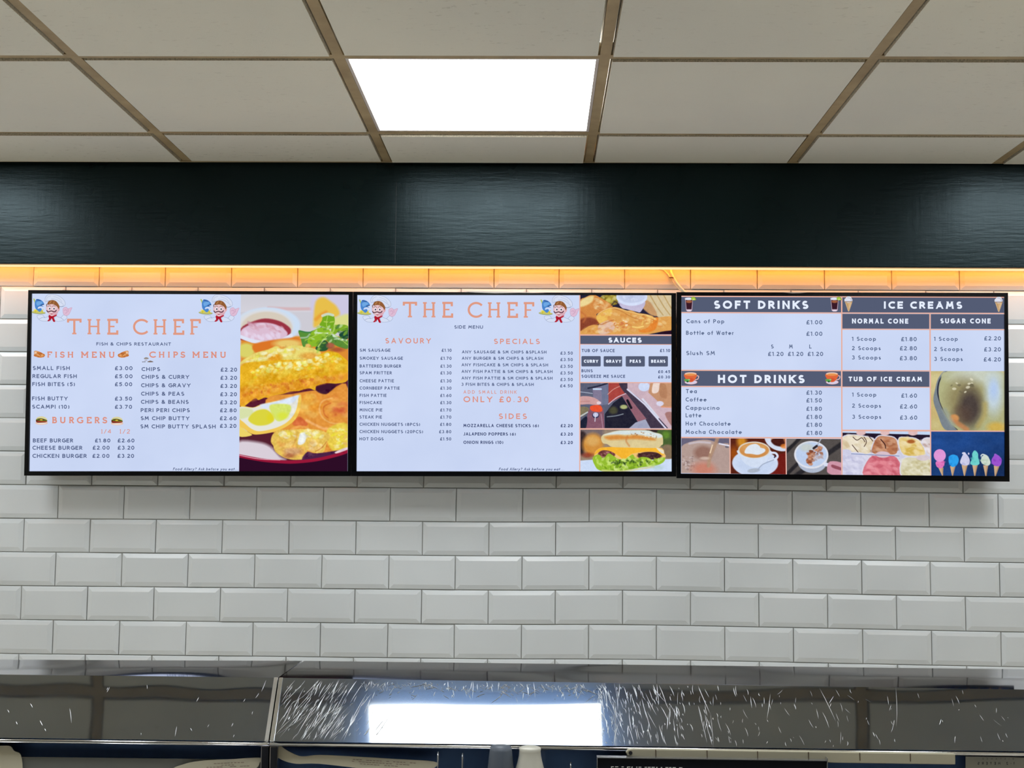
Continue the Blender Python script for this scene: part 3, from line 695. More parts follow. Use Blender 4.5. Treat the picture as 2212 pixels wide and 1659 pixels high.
s2.text('item_lettering', [(a_, 777 - i * .06, b_, c__, 6.7) for i, (a_, b_, c__) in enumerate(L_)] + [(a_, b_, c__, d_, 6.5) for a_, b_, c__, d_ in Q_], 'navy', .2)
s2.text('side_dish_lettering', [('MOZZARELLA CHEESE STICKS (6)', 1001, 1164, 922.6, 6.8), ('JALAPENO POPPERS (6)', 1001, 1114, 940.8, 6.8), ('ONION RINGS (10)', 1001, 1087, 958.8, 6.8), ('£2.20', 1211, 1237.5, 922.8, 6.7), ('£3.20', 1211, 1237.5, 941, 6.7), ('£3.20', 1211, 1237.5, 959.2, 6.7)], 'deep', .21)
pr = ['£1.10', '£1.70', '£1.30', '£1.30', '£1.30', '£1.30', '£1.60', '£1.30', '£1.70', '£1.70', '£1.80', '£3.80', '£1.50']
x0s = [954, 951.5, 951.3, 951.3, 951.3, 951.2, 951, 951, 950.8, 950.8, 950.6, 948.5, 950.6]
s2.text('price_lettering', [(p_, x0s[i], 975.6 - i * .07, L_[i][2] + .2, 6.7) for i, p_ in enumerate(pr)] + [('£3.50', 1210.5, 1237.5, y_, 6.6) for y_ in (766, 780, 794.6, 809, 823)] + [('£4.50', 1210, 1237.3, 836.7, 6.6)], 'navy', .2)
s2.text('allergy_note', [('Food Allery? Ask before you eat....', 1077.5, 1218.5, 1016.1, 5.9)], 'navy', .18, slant=.22)
s2.rects('divider_line', [(1251.2, 637.3, 1253.6, 1018.4), (1253, 722.2, 1450.6, 725), (1253, 743, 1450.7, 744.4), (1253, 825, 1450.8, 827.4), (1253, 925, 1450.9, 928)], 'line', 2)
s2.rects('header_bar', [(1253.6, 725, 1450.5, 743)], 'bar', 1)
s2.buttons('sauce_button', [(1256, 769.2, 1297.6, 791.6), (1304, 769.4, 1344, 791.8), (1351.6, 769.4, 1393, 791.8), (1401, 769.4, 1442.8, 791.8)], 'bar', 2)
s2.text('sauce_heading_lettering', [('SAUCES', 1313.5, 1386.3, 740.1, 10.9), ('CURRY', 1261.2, 1292.3, 783.7, 6.8), ('GRAVY', 1308.8, 1341.8, 783.7, 6.8), ('PEAS', 1360.3, 1384.5, 783.7, 6.8), ('BEANS', 1406.5, 1437.2, 783.7, 6.8)], 'white', .27)
s2.text('sauce_item_lettering', [('TUB OF SAUCE', 1256.5, 1327.8, 760.6, 6.8), ('£1.10', 1425.5, 1447.7, 760.6, 6.8), ('BUNS', 1256, 1280.2, 804.2, 6.6), ('SQUEEZE ME SAUCE', 1256, 1350.5, 816, 6.6), ('£0.45', 1421.5, 1447.7, 806, 6.2), ('£0.30', 1421.5, 1447.7, 817.5, 6.2)], 'navy', .22)

s3.rects('header_bar', [(1472, 641.4, 1816.8, 673.8), (1472, 801, 1816.6, 833.4), (1819.6, 642.2, 2168.6, 674.8), (1819.6, 677.8, 2007.4, 709.8), (2010.6, 678.4, 2168.8, 710.2), (1819.6, 802, 2007.6, 835)], 'bar', 1)
s3.rects('divider_line', [(1471.8, 638.8, 2170, 641.2), (1471.8, 674, 1817, 676.4), (1819.6, 674.9, 2169, 677.4), (1471.5, 798.6, 1817, 801), (1471.4, 833.6, 1817, 836), (1471.2, 943.6, 1818, 946.4),
   (1816.8, 641, 1817.4, 1027, 1820, 1027, 1819.6, 641), (2007.4, 677, 2009.3, 1027, 2011.7, 1027, 2010.4, 677), (1819.6, 710, 2169.5, 712.3), (1819.6, 799.4, 2010, 801.8), (1819.6, 835, 2009, 836.8), (1819.8, 928, 2009.6, 931.6), (2010, 929.8, 2171, 932.2),
   (1575.3, 946, 1576.2, 1023.4, 1578.6, 1023.4, 1577.7, 946), (1696.2, 947, 1697.4, 1024.5, 1699.6, 1024.5, 1698.4, 947)], 'line', 3)
s3.text('heading_lettering', [('SOFT DRINKS', 1541.5, 1746.2, 667, 17.8), ('HOT DRINKS', 1550.5, 1738, 827.4, 17.8), ('ICE CREAMS', 1909, 2078.5, 666.8, 15.8), ('NORMAL CONE', 1840.5, 1962, 698.8, 10.8), ('SUGAR CONE', 2031, 2140, 698.5, 10.8), ('TUB OF ICE CREAM', 1833, 1991.5, 823.8, 10.2)], 'white', .25, k0=.3)
s3.text('item_lettering', [('Cans of Pop', 1482.5, 1564.5, 698.2, 8.8), ('Bottle of Water', 1482, 1585.2, 723.2, 8.8), ('Slush SM', 1482, 1544.3, 767, 8.8), ('Tea', 1481.5, 1505.3, 849.3, 8.8), ('Coffee', 1481, 1526.3, 867.2, 8.8), ('Cappucino', 1481, 1554.6, 885.2, 8.8), ('Latte', 1481, 1515, 901.4, 8.8), ('Hot Chocolate', 1481, 1578.3, 919.3, 8.8), ('Mocha Chocolate', 1481, 1602.6, 937.2, 8.8),
   ('S', 1665.3, 1673, 752.8, 8.6), ('M', 1704.6, 1716, 752.8, 8.6), ('L', 1748, 1753.6, 752.8, 8.6),
   ('1 Scoop', 1840, 1892.3, 736.2, 8.8), ('2 Scoops', 1840, 1902.6, 756.4, 8.8), ('3 Scoops', 1840, 1903, 776.6, 8.8), ('1 Scoop', 2017.4, 2069, 736.2, 8.8), ('2 Scoops', 2017.6, 2079.6, 758.3, 8.8), ('3 Scoops', 2017.6, 2079.8, 779.7, 8.8),
   ('1 Scoop', 1840.3, 1893, 856.7, 8.8), ('2 Scoops', 1840.4, 1903.3, 880.6, 8.8), ('3 Scoops', 1840.6, 1903.7, 904.6, 8.8)], 'slate', .19, k0=.24)
s3.text('price_lettering', [('£1.00', 1741.8, 1776.6, 700.6, 9), ('£1.00', 1741.8, 1776.6, 725.4, 9), ('£1.20', 1659, 1692.6, 769, 9), ('£1.20', 1702, 1735.3, 769, 9), ('£1.20', 1744.6, 1778.2, 769, 9),
   ('£1.30', 1741.8, 1775.5, 852.6, 9), ('£1.50', 1741.8, 1775.5, 869.4, 9), ('£1.80', 1741.8, 1775.5, 887.4, 9), ('£1.80', 1741.8, 1775.7, 905, 9), ('£1.80', 1741.8, 1775.8, 922, 9), ('£1.80', 1742, 1776, 939.6, 9),
   ('£1.80', 1946.5, 1980.3, 737, 9), ('£2.80', 1943.7, 1980.6, 756.8, 9), ('£3.80', 1943.5, 1980.8, 778.2, 9), ('£2.20', 2126, 2162.3, 735.4, 9), ('£3.20', 2125.7, 2162.3, 759.2, 9), ('£4.20', 2124.8, 2162.3, 780.8, 9),
   ('£1.60', 1946.8, 1981, 859, 9), ('£2.60', 1944, 1981.3, 882.5, 9), ('£3.60', 1944, 1981.5, 906.5, 9)], 'slate', .19, k0=.2)

# --- pictures: the fish supper of the left screen
c = Cv(518, 635, 752.5, 1018.2, 1.25, (198, 196, 206), seed=3).view(500, 620, 7.9)
c.grad(100, 420, (196, 194, 204), (206, 204, 214))
c.line([(620, 350), (1000, 365), (1450, 360)], 55, (206, 164, 168), 30, .8)
c.poly([(150, 830), (2010, 830), (2010, 1900), (150, 1900)], (216, 128, 40), 30, smooth=False)
c.poly([(1400, 130), (2010, 130), (2010, 620), (1850, 600), (1600, 620), (1380, 500)], (198, 192, 222), 60)
c.poly([(1395, 560), (1430, 240), (1560, 160), (1700, 240), (1800, 330), (1840, 470), (1620, 560), (1420, 680)], (228, 182, 62), 50)
c.line([(1440, 540), (1520, 470), (1610, 420)], 60, (226, 140, 40), 40, .8)
c.poly([(1700, 560), (2000, 450), (2010, 700), (1750, 690)], (214, 214, 126), 50)
c.ell(610, 650, 560, 310, (196, 216, 240), 0, 30); c.ell(560, 640, 470, 260, (214, 214, 216), 0, 60)
c.ell(590, 700, 440, 285, (208, 196, 178), 0, 30)
c.poly([(150, 700), (330, 590), (560, 530), (800, 570), (960, 660), (1010, 740), (960, 840), (800, 900), (150, 900)], (142, 40, 54), 24)
c.poly([(150, 740), (300, 640), (480, 600), (700, 620), (860, 690), (950, 780), (900, 860), (720, 905), (400, 905), (150, 860)], (214, 180, 204), 24)
c.blobs([(280, 620), (880, 660), (860, 800), (600, 700), (300, 700)], 26, 12, 34, [(186, 120, 142), (206, 150, 168), (232, 214, 232)], .6, 18, 2.2, 20)
c.blobs([(180, 760), (900, 800), (760, 890), (300, 890)], 20, 14, 40, [(228, 214, 240), (220, 190, 214)], .7, 20, 2, 60)
c.line([(150, 845), (350, 915), (600, 940), (840, 905), (1010, 820)], 62, (216, 222, 244), 16)
c.ell(240, 1080, 150, 125, (212, 204, 92), 0, 50); c.poly([(390, 960), (1010, 860), (1180, 900), (1180, 1010), (700, 1040), (420, 1120)], (214, 104, 30), 30)
c.ell(960, 960, 240, 70, (228, 192, 96), 0, 50)
c.poly([(150, 1280), (380, 1130), (620, 1060), (760, 1000), (860, 1050), (1020, 990), (1230, 1000), (1500, 1080), (1490, 1190), (1240, 1280), (980, 1270), (760, 1330), (450, 1400), (150, 1420)], (226, 208, 100), 20)
c.ell(740, 1210, 120, 90, (226, 150, 30), 0, 60); c.ell(1330, 1170, 160, 60, (224, 160, 60), 0, 50); c.ell(700, 1290, 120, 40, (214, 110, 36), 0, 40)
c.blobs([(200, 1290), (560, 1100), (1200, 1020), (1200, 1120), (600, 1200), (300, 1350)], 60, 10, 30, [(236, 230, 150), (222, 220, 70), (240, 236, 190), (222, 170, 60)], .65, 14)
c.ell(260, 1350, 110, 60, (222, 140, 60), 0, 30); c.ell(290, 1340, 50, 30, (240, 220, 150), 0, 20)
c.poly([(150, 1500), (330, 1420), (600, 1340), (800, 1290), (880, 1235), (1010, 1290), (1150, 1240), (1280, 1270), (1400, 1210), (1560, 1120), (1740, 1085), (1900, 1180), (2010, 1320), (2010, 1700), (150, 1900)], (228, 176, 24), 14)
c.view(500, 820, 7.541)
c.poly([(130, 380), (400, 300), (700, 250), (1000, 160), (1300, 120), (1500, 60), (1900, -40), (1910, 300), (130, 500)], (76, 20, 38), 20)
c.poly([(130, -200), (500, -300), (1000, -330), (1900, -300), (1900, 0), (1700, 60), (1560, 50), (1390, 90), (1370, 170), (1280, 140), (1190, 150), (1100, 180), (960, 190), (840, 230), (700, 260), (620, 300), (540, 290), (440, 330), (390, 290), (300, 360), (140, 420)], (228, 168, 28), 12)
c.poly([(140, 140), (600, 60), (1200, 0), (1880, -120), (1880, 0), (1500, 60), (1190, 150), (840, 220), (540, 280), (300, 350), (140, 410)], (226, 136, 34), 60, .7)
c.view(500, 620, 7.9)
c.blobs([(330, 1430), (880, 1270), (1400, 1230), (1700, 1110), (1900, 1250), (1400, 1380), (900, 1450), (400, 1540)], 120, 10, 34, [(232, 230, 120), (238, 238, 170), (216, 214, 40), (230, 190, 60)], .6, 14)
c.blobs([(180, 1560), (1000, 1440), (1900, 1300), (1950, 1500), (1200, 1620), (300, 1780)], 110, 8, 26, [(236, 190, 50), (218, 140, 20), (240, 205, 90), (226, 160, 40)], .5, 12)
c.blobs([(200, 1750), (1000, 1600), (1900, 1480), (1880, 1560), (1100, 1720), (300, 1880)], 80, 10, 30, [(206, 100, 34), (230, 160, 50), (238, 170, 70), (200, 96, 40)], .6, 12, 1.2, 70)
BIG = [(140, 1500), (600, 1340), (880, 1240), (1400, 1215), (1740, 1090), (2000, 1320), (2000, 1450), (1500, 1720), (900, 1820), (150, 2000)]
c.blobs([(180, 1560), (1000, 1400), (1950, 1250), (1950, 1450), (1200, 1560), (300, 1720)], 34, 26, 60, [(214, 150, 20), (240, 214, 70), (206, 130, 16)], .5, 40, 1.8, -20)
c.blobs([(330, 1400), (900, 1250), (1400, 1220), (1720, 1100), (1780, 1160), (1300, 1300), (500, 1460)], 26, 12, 34, [(246, 246, 206), (238, 240, 150)], .75, 16, 1.6, -15)
c.blobs([(150, 1800), (900, 1640), (1900, 1480), (1900, 1540), (900, 1740), (200, 1890)], 34, 18, 44, [(196, 90, 30), (236, 170, 60), (222, 120, 30)], .6, 26, 1.0, 70)
c.tex(BIG, 11, (3, 7, 12)); c.tex([(150, 1280), (760, 1000), (1230, 990), (1500, 1080), (1240, 1280), (450, 1400)], 10, (3, 7))
# parsley
for P_, k in [([(1140, 735), (1300, 760), (1420, 730), (1400, 860), (1290, 980), (1220, 1010), (1180, 880)], (74, 130, 44)), ([(1420, 720), (1560, 680), (1700, 760), (1640, 860), (1480, 1010), (1300, 950), (1340, 800)], (126, 176, 30)),
              ([(1540, 560), (1560, 470), (1650, 430), (1740, 470), (1760, 590), (1700, 700), (1600, 680), (1500, 640)], (104, 160, 24)), ([(1730, 650), (1900, 630), (1990, 660), (1990, 760), (1850, 740), (1760, 800), (1700, 760)], (112, 160, 30)),
              ([(1450, 1000), (1560, 900), (1650, 940), (1640, 1060), (1540, 1090), (1440, 1060)], (34, 74, 40)), ([(1640, 800), (1800, 830), (1990, 900), (1990, 1040), (1880, 1030), (1720, 960), (1620, 900)], (78, 128, 44)), ([(1840, 790), (1990, 720), (1990, 870), (1880, 860)], (20, 60, 44))]:
    c.poly(P_, k, 10)
for P_, wd, k in [([(1550, 480), (1640, 450), (1730, 470)], 44, (206, 216, 200)), ([(1420, 770), (1560, 780), (1640, 780)], 26, (206, 230, 206)), ([(1740, 820), (1850, 880), (1960, 900)], 36, (206, 232, 210)), ([(1150, 740), (1250, 760), (1330, 765)], 20, (40, 110, 60)),
                  ([(1480, 1010), (1560, 900), (1620, 880)], 22, (190, 220, 160)), ([(1760, 640), (1740, 740), (1660, 830)], 24, (160, 200, 90)), ([(1180, 860), (1280, 850), (1330, 800)], 30, (150, 180, 140)), ([(1580, 580), (1660, 590), (1740, 580)], 20, (170, 200, 80))]:
    c.line(P_, wd, k, 12, .9)
LEAF = [(1150, 740), (1400, 740), (1560, 560), (1600, 440), (1740, 470), (1750, 640), (1990, 660), (1990, 1030), (1500, 1080), (1230, 1000)]
c.blobs(LEAF, 60, 8, 26, [(150, 196, 60), (70, 120, 30), (196, 224, 170), (40, 84, 36), (120, 170, 40)], .7, 10, 2.4, -30, 60)
for q in ([(1700, 760), (1560, 900), (1480, 1010)], [(1700, 760), (1620, 640), (1640, 480)], [(1700, 760), (1850, 870), (1990, 980)], [(1700, 760), (1500, 790), (1260, 900)]): c.line(q, 12, (176, 206, 90), 8, .8)
c.ell(1690, 990, 70, 50, (150, 70, 60), 0, 30, .8); c.ell(1800, 1060, 120, 40, (150, 60, 40), 0, 40, .8); c.ell(1300, 990, 40, 30, (230, 180, 90), 0, 20)
c.view(500, 820, 7.541)
# lower fish, lemon, nugget, plate
c.poly([(560, 330), (1000, 230), (1400, 170), (1550, 230), (1690, 120), (1910, 150), (1910, 1300), (1300, 1200), (700, 950)], (222, 136, 48), 20)
c.poly([(1400, 190), (1540, 230), (1700, 110), (1640, 60), (1400, 110)], (50, 16, 36), 24)
c.blobs([(1150, 270), (1420, 250), (1400, 600), (1150, 520)], 40, 24, 60, [(234, 170, 60), (226, 130, 30), (238, 190, 90)], .5, 30)
c.blobs([(1450, 300), (1880, 200), (1880, 600), (1500, 640)], 50, 20, 50, [(214, 110, 40), (236, 170, 80), (224, 140, 50)], .5, 26)
c.blobs([(1650, 450), (1850, 350), (1860, 560), (1700, 620)], 10, 26, 50, [(196, 70, 40), (206, 90, 50)], .6, 40)
c.line([(1640, 300), (1500, 340), (1440, 450), (1480, 600), (1620, 700), (1800, 720)], 26, (238, 176, 96), 18, .7); c.line([(1620, 380), (1510, 440), (1520, 560), (1580, 620)], 20, (190, 84, 30), 16, .7)
c.poly([(1000, 720), (1100, 600), (1200, 660), (1250, 740), (1100, 760)], (202, 80, 44), 24, .8)
c.line([(1230, 660), (1380, 740), (1560, 800), (1880, 780)], 40, (240, 170, 100), 24, .8); c.line([(1000, 800), (1120, 760), (1250, 790)], 36, (232, 150, 70), 20, .8)
c.poly([(1600, 780), (1900, 720), (1900, 1180), (1650, 1150), (1560, 950)], (228, 196, 62), 30)
c.blobs([(1620, 800), (1890, 760), (1880, 1120), (1680, 1120)], 60, 10, 26, [(240, 236, 150), (224, 206, 40), (230, 180, 90)], .7, 12)
c.poly([(120, 900), (700, 860), (900, 1250), (1300, 1320), (120, 1340)], (70, 22, 36), 20)
c.poly([(120, 1010), (450, 1020), (640, 1090), (800, 1250), (880, 1310), (500, 1320), (120, 1240)], (212, 200, 212), 60)
c.poly([(130, 755), (240, 830), (340, 905), (130, 925)], (236, 206, 90), 12)
c.poly([(130, 445), (350, 452), (470, 408), (700, 352), (900, 320), (1100, 235), (1142, 282), (1122, 470), (1050, 640), (900, 765), (700, 850), (450, 893), (330, 880), (210, 800), (130, 730)], (238, 192, 74), 10)
c.poly([(130, 450), (350, 458), (500, 410), (760, 350), (960, 310), (1085, 262), (1070, 450), (1000, 600), (870, 720), (680, 800), (460, 840), (330, 800), (210, 700), (130, 620)], (226, 226, 214), 14)
c.poly([(470, 408), (700, 360), (1090, 250), (1050, 330), (960, 390), (760, 400), (560, 470)], (212, 226, 246), 30)
c.poly([(130, 470), (330, 480), (350, 560), (240, 620), (130, 630)], (210, 220, 160), 30)
c.poly([(275, 650), (380, 520), (540, 480), (650, 540), (700, 640), (660, 700), (560, 742), (400, 742)], (214, 206, 50), 24); c.poly([(620, 430), (760, 392), (950, 410), (972, 500), (900, 620), (780, 680), (690, 610)], (208, 224, 96), 24)
c.ell(840, 590, 90, 60, (214, 224, 40), 0, 50, .7); c.ell(640, 620, 60, 70, (220, 206, 20), 0, 50, .6)
c.poly([(650, 1010), (675, 900), (770, 820), (950, 815), (1180, 805), (1400, 812), (1530, 850), (1620, 920), (1560, 1040), (1500, 1190), (1350, 1188), (1240, 1150), (1235, 1270), (1060, 1308), (880, 1275), (730, 1180), (690, 1080)], (226, 184, 76), 14)
c.blobs([(680, 900), (950, 830), (1400, 830), (1560, 930), (1300, 960), (900, 960)], 60, 12, 34, [(236, 236, 170), (228, 206, 70), (240, 226, 200)], .65, 14)
c.blobs([(720, 1000), (1100, 1000), (1200, 1200), (900, 1240)], 40, 16, 40, [(232, 160, 70), (240, 200, 120), (206, 150, 60)], .6, 20)
c.poly([(1130, 880), (1210, 880), (1215, 1000), (1150, 1060), (1090, 1040)], (232, 236, 232), 22); c.line([(1080, 900), (1050, 1000), (1010, 1080)], 24, (214, 150, 60), 20, .7)
c.ell(1010, 1170, 140, 60, (202, 148, 106), 0, 40, .8); c.ell(960, 1240, 90, 40, (160, 84, 50), 0, 40, .8); c.blobs([(1250, 1000), (1450, 1000), (1500, 1140), (1300, 1150)], 20, 14, 34, [(240, 214, 150), (230, 180, 100)], .7, 14)
c.line([(1380, 1170), (1480, 1110), (1560, 1010)], 16, (176, 96, 30), 14, .7)
c.poly([(1240, 1180), (1360, 1200), (1500, 1190), (1900, 1140), (1900, 1230), (1200, 1330)], (62, 24, 58), 18)
c.poly([(1700, 1180), (1900, 1100), (1900, 1170), (1750, 1210)], (226, 200, 208), 16)
c.poly([(110, 1250), (500, 1325), (1000, 1355), (1400, 1320), (1750, 1235), (1910, 1175), (1910, 1520), (110, 1520)], (34, 8, 28), 8)
c.line([(110, 1238), (500, 1310), (800, 1338), (1050, 1342), (1400, 1305), (1750, 1222), (1910, 1165)], 52, (140, 16, 44), 12); c.line([(110, 1226), (450, 1292), (800, 1310)], 10, (236, 170, 190), 8)
c.tex([(560, 330), (1400, 190), (1890, 150), (1890, 1150), (1500, 1190), (900, 1250), (660, 1000), (1050, 660)], 9, (4, 9)); c.tex([(650, 1010), (780, 820), (1400, 812), (1880, 900), (1500, 1190), (1060, 1308), (720, 1180)], 11, (3, 7))
c.im = 255 * (np.clip(c.im, 0, 255) / 255) ** .86
c.to('food_picture', s1, 2, [(520.4, 635.8), (752.8, 636.8), (750.8, 1018), (516.4, 1018)])

# --- sauces column of the middle screen
c = Cv(1253.6, 637.4, 1450.6, 722.4, 1.5, (36, 34, 58), seed=5).view(1240, 620, 7.9)
c.poly([(440, 200), (560, 120), (780, 130), (790, 250), (640, 310)], (142, 124, 44), 16); c.blobs([(470, 140), (700, 140), (700, 280), (560, 270)], 20, 12, 30, [(206, 190, 90), (110, 96, 30), (230, 220, 160)], .6, 14)
c.poly([(1210, 120), (1680, 120), (1680, 600), (1480, 540), (1330, 420), (1180, 250)], (214, 196, 158), 14)
for x in (1300, 1420, 1530): c.line([(x, 140), (x + 110, 330), (x + 220, 480)], 16, (176, 140, 80), 16, .8)
c.poly([(1180, 230), (1300, 260), (1420, 480), (1300, 470), (1150, 330)], (196, 150, 104), 24)
c.poly([(770, 230), (1200, 230), (1140, 420), (1060, 420), (900, 380), (810, 350)], (196, 188, 216), 10); c.ell(985, 170, 265, 150, (212, 222, 248), 0, 10); c.ell(985, 150, 235, 120, (196, 206, 234), 0, 14); c.blobs([(820, 140), (1150, 140), (1100, 240), (860, 240)], 14, 10, 26, [(168, 178, 210), (216, 224, 246)], .6, 12)
c.poly([(100, 260), (190, 180), (330, 130), (480, 200), (640, 300), (640, 360), (500, 430), (380, 470), (440, 620), (200, 690), (100, 760)], (212, 138, 70), 10)
c.poly([(100, 260), (180, 190), (330, 150), (300, 260), (120, 340)], (236, 214, 150), 30); c.poly([(100, 560), (300, 520), (430, 620), (200, 690), (100, 760)], (120, 50, 40), 40, .8)
c.blobs([(360, 200), (600, 300), (480, 400), (340, 380)], 26, 12, 30, [(236, 190, 130), (190, 110, 50), (240, 214, 160)], .6, 14)
c.poly([(375, 520), (440, 430), (560, 370), (680, 340), (800, 365), (900, 400), (980, 400), (1080, 440), (1220, 460), (1330, 490), (1400, 520), (1680, 510), (1680, 720), (1500, 760), (1300, 800), (1100, 830), (100, 830), (150, 730), (300, 650), (430, 640)], (222, 162, 86), 10)
c.poly([(380, 520), (500, 420), (640, 360), (620, 500), (460, 620)], (238, 196, 96), 24, .8); c.poly([(430, 640), (620, 570), (700, 700), (560, 800), (420, 790)], (226, 192, 176), 24, .9)
c.blobs([(500, 420), (1300, 500), (1600, 560), (1500, 700), (700, 780), (160, 780), (400, 650)], 110, 10, 32, [(238, 196, 120), (206, 128, 60), (242, 214, 160), (228, 150, 80)], .5, 12)
c.poly([(1100, 745), (1250, 690), (1400, 520), (1440, 560), (1380, 730), (1200, 780)], (230, 128, 44), 20, .8); c.line([(1000, 680), (1100, 690), (1180, 670)], 24, (244, 206, 120), 12)
c.line([(380, 560), (450, 640), (560, 600), (680, 560)], 14, (170, 92, 40), 14, .7); c.line([(640, 350), (820, 420), (960, 500), (1120, 560)], 12, (176, 104, 48), 14, .6); c.line([(1160, 480), (1180, 560), (1160, 640)], 16, (240, 204, 110), 12, .8)
c.line([(400, 470), (500, 400), (620, 360), (760, 370), (900, 410), (1060, 450), (1250, 480)], 10, (246, 214, 150), 8, .8); c.blobs([(680, 580), (900, 560), (960, 700), (720, 720)], 20, 8, 18, [(248, 220, 180), (206, 120, 70)], .9, 6); c.blobs([(1180, 480), (1420, 520), (1400, 600), (1180, 640)], 24, 8, 20, [(246, 210, 130), (196, 120, 56), (240, 190, 110)], .8, 8)
c.line([(640, 310), (700, 250), (770, 300)], 20, (50, 36, 50), 14, .7); c.line([(110, 420), (200, 500), (160, 600)], 30, (196, 110, 60), 24, .6)
c.poly([(1450, 790), (1580, 750), (1680, 760), (1680, 830), (1420, 830)], (40, 16, 34), 20)
c.tex(None, 4, (2.2, 6))
c.to('food_picture', s2, 2)
c = Cv(1253.6, 827.4, 1450.8, 925, 1.5, (92, 96, 118), seed=6).view(1240, 820, 7.54)
c.poly([(560, 40), (740, 40), (860, 230), (560, 390)], (170, 70, 64), 8, smooth=False); c.poly([(430, 40), (560, 40), (560, 400), (430, 420)], (112, 118, 146), 12, smooth=False)
c.poly([(860, 40), (1600, 40), (1600, 800), (1540, 800), (1180, 400), (870, 160)], (204, 178, 190), 8, smooth=False)
c.poly([(720, 40), (870, 40), (870, 150), (1180, 400), (1540, 800), (1250, 800), (760, 130)], (66, 56, 74), 8, smooth=False)
c.line([(870, 160), (1150, 400), (1500, 800)], 26, (214, 214, 236), 10, smooth=False)
c.poly([(500, 560), (640, 380), (780, 270), (1040, 690), (880, 800), (500, 800)], (34, 34, 50), 8, smooth=False); c.poly([(780, 260), (850, 225), (1180, 640), (1040, 690)], (146, 98, 112), 8, smooth=False)
c.line([(560, 400), (700, 290), (840, 228)], 14, (210, 190, 206), 6); c.line([(550, 240), (640, 160), (740, 110)], 12, (214, 150, 140), 6)
c.line([(540, 605), (680, 590), (800, 560)], 16, (130, 140, 150), 10); c.ell(810, 445, 60, 35, (170, 176, 120), 0, 16); c.ell(640, 500, 70, 60, (84, 84, 56), 0, 40, .8); c.line([(870, 340), (930, 460)], 40, (24, 22, 34), 10)
c.poly([(300, 130), (440, 110), (460, 420), (320, 380)], (132, 124, 150), 14, smooth=False); c.line([(230, 140), (380, 110), (540, 60)], 26, (40, 44, 66), 10); c.line([(100, 200), (300, 225)], 10, (180, 190, 210), 6); c.line([(320, 155), (440, 155)], 26, (190, 214, 240), 8)
c.poly([(230, 470), (480, 470), (500, 800), (190, 800)], (132, 88, 106), 8, smooth=False); c.line([(440, 560), (470, 790)], 14, (170, 130, 150), 8)
c.poly([(95, 285), (220, 270), (340, 300), (430, 370), (380, 415), (230, 400), (95, 400)], (206, 160, 160), 12); c.line([(100, 360), (250, 350)], 20, (186, 130, 126), 16, .6)
c.poly([(270, 430), (430, 420), (450, 520), (290, 510)], (232, 84, 50), 10); c.ell(405, 380, 36, 26, (226, 206, 214), 0, 8); c.ell(352, 580, 56, 48, (40, 44, 80), 0, 8); c.ell(352, 572, 44, 38, (192, 192, 222), 0, 8); c.line([(350, 560), (340, 680)], 12, (220, 224, 240), 6)
c.poly([(95, 450), (240, 460), (200, 560), (95, 600)], (128, 118, 92), 12); c.line([(100, 600), (220, 530)], 20, (196, 204, 206), 8); c.poly([(95, 690), (210, 600), (190, 800), (95, 800)], (32, 38, 56), 10)
c.ell(1140, 115, 92, 76, (206, 218, 246), 0, 8); c.poly([(1245, 40), (1600, 40), (1600, 440), (1430, 440), (1340, 330), (1210, 210)], (196, 146, 112), 8, smooth=False); c.poly([(1300, 40), (1400, 40), (1370, 200), (1270, 210)], (236, 216, 206), 12); c.poly([(1400, 60), (1500, 100), (1510, 300), (1400, 260)], (178, 126, 92), 16, .8)
c.ell(1400, 390, 60, 40, (216, 214, 236), 0, 12); c.line([(1420, 445), (1600, 450)], 16, (226, 150, 110), 6); c.line([(1120, 320), (1370, 620)], 34, (216, 222, 240), 14, .9); c.poly([(1480, 560), (1600, 540), (1600, 760)], (150, 96, 84), 16, .7)
c.poly([(890, 800), (1000, 700), (1165, 645), (1250, 800)], (160, 164, 190), 8, smooth=False)
c.tex(None, 4, (2.2, 6))
c.to('food_picture', s2, 2)
c = Cv(1253.8, 928, 1451, 1018.4, 1.5, (150, 130, 112), seed=7).view(1240, 820, 7.54)
c.poly([(90, 800), (480, 800), (340, 1200), (90, 1200)], (120, 106, 108), 60); c.poly([(90, 860), (200, 900), (160, 1200), (90, 1180)], (56, 44, 46), 40); c.poly([(1180, 800), (1600, 800), (1600, 1120), (1450, 1100)], (72, 96, 50), 50); c.ell(1500, 900, 60, 60, (96, 136, 50), 0, 50)
c.poly([(1180, 800), (1350, 800), (1330, 880), (1200, 860)], (50, 40, 40), 30); c.poly([(1450, 1080), (1600, 1080), (1600, 1280), (1480, 1260)], (132, 112, 88), 30)
c.ell(310, 1060, 170, 180, (208, 142, 62), 0, 70); c.ell(300, 1000, 110, 80, (222, 176, 104), 0, 60, .8); c.ell(220, 1230, 90, 40, (150, 50, 30), 0, 40, .7)
c.poly([(90, 1320), (350, 1300), (1400, 1300), (1600, 1290), (1600, 1520), (90, 1520)], (204, 220, 246), 14, smooth=False)
c.poly([(330, 1240), (380, 1140), (560, 1100), (1350, 1100), (1470, 1200), (1440, 1280), (900, 1300), (400, 1300)], (242, 196, 120), 12)
c.ell(530, 1215, 140, 76, (110, 60, 58), 0, 12); c.ell(1230, 1240, 200, 64, (74, 44, 44), 0, 12); c.blobs([(430, 1170), (620, 1180), (640, 1280), (440, 1260)], 26, 8, 18, [(160, 100, 100), (80, 40, 40), (190, 130, 126)], .7, 8); c.blobs([(1060, 1210), (1380, 1220), (1380, 1290), (1060, 1280)], 30, 8, 18, [(110, 74, 74), (50, 30, 32)], .7, 8)
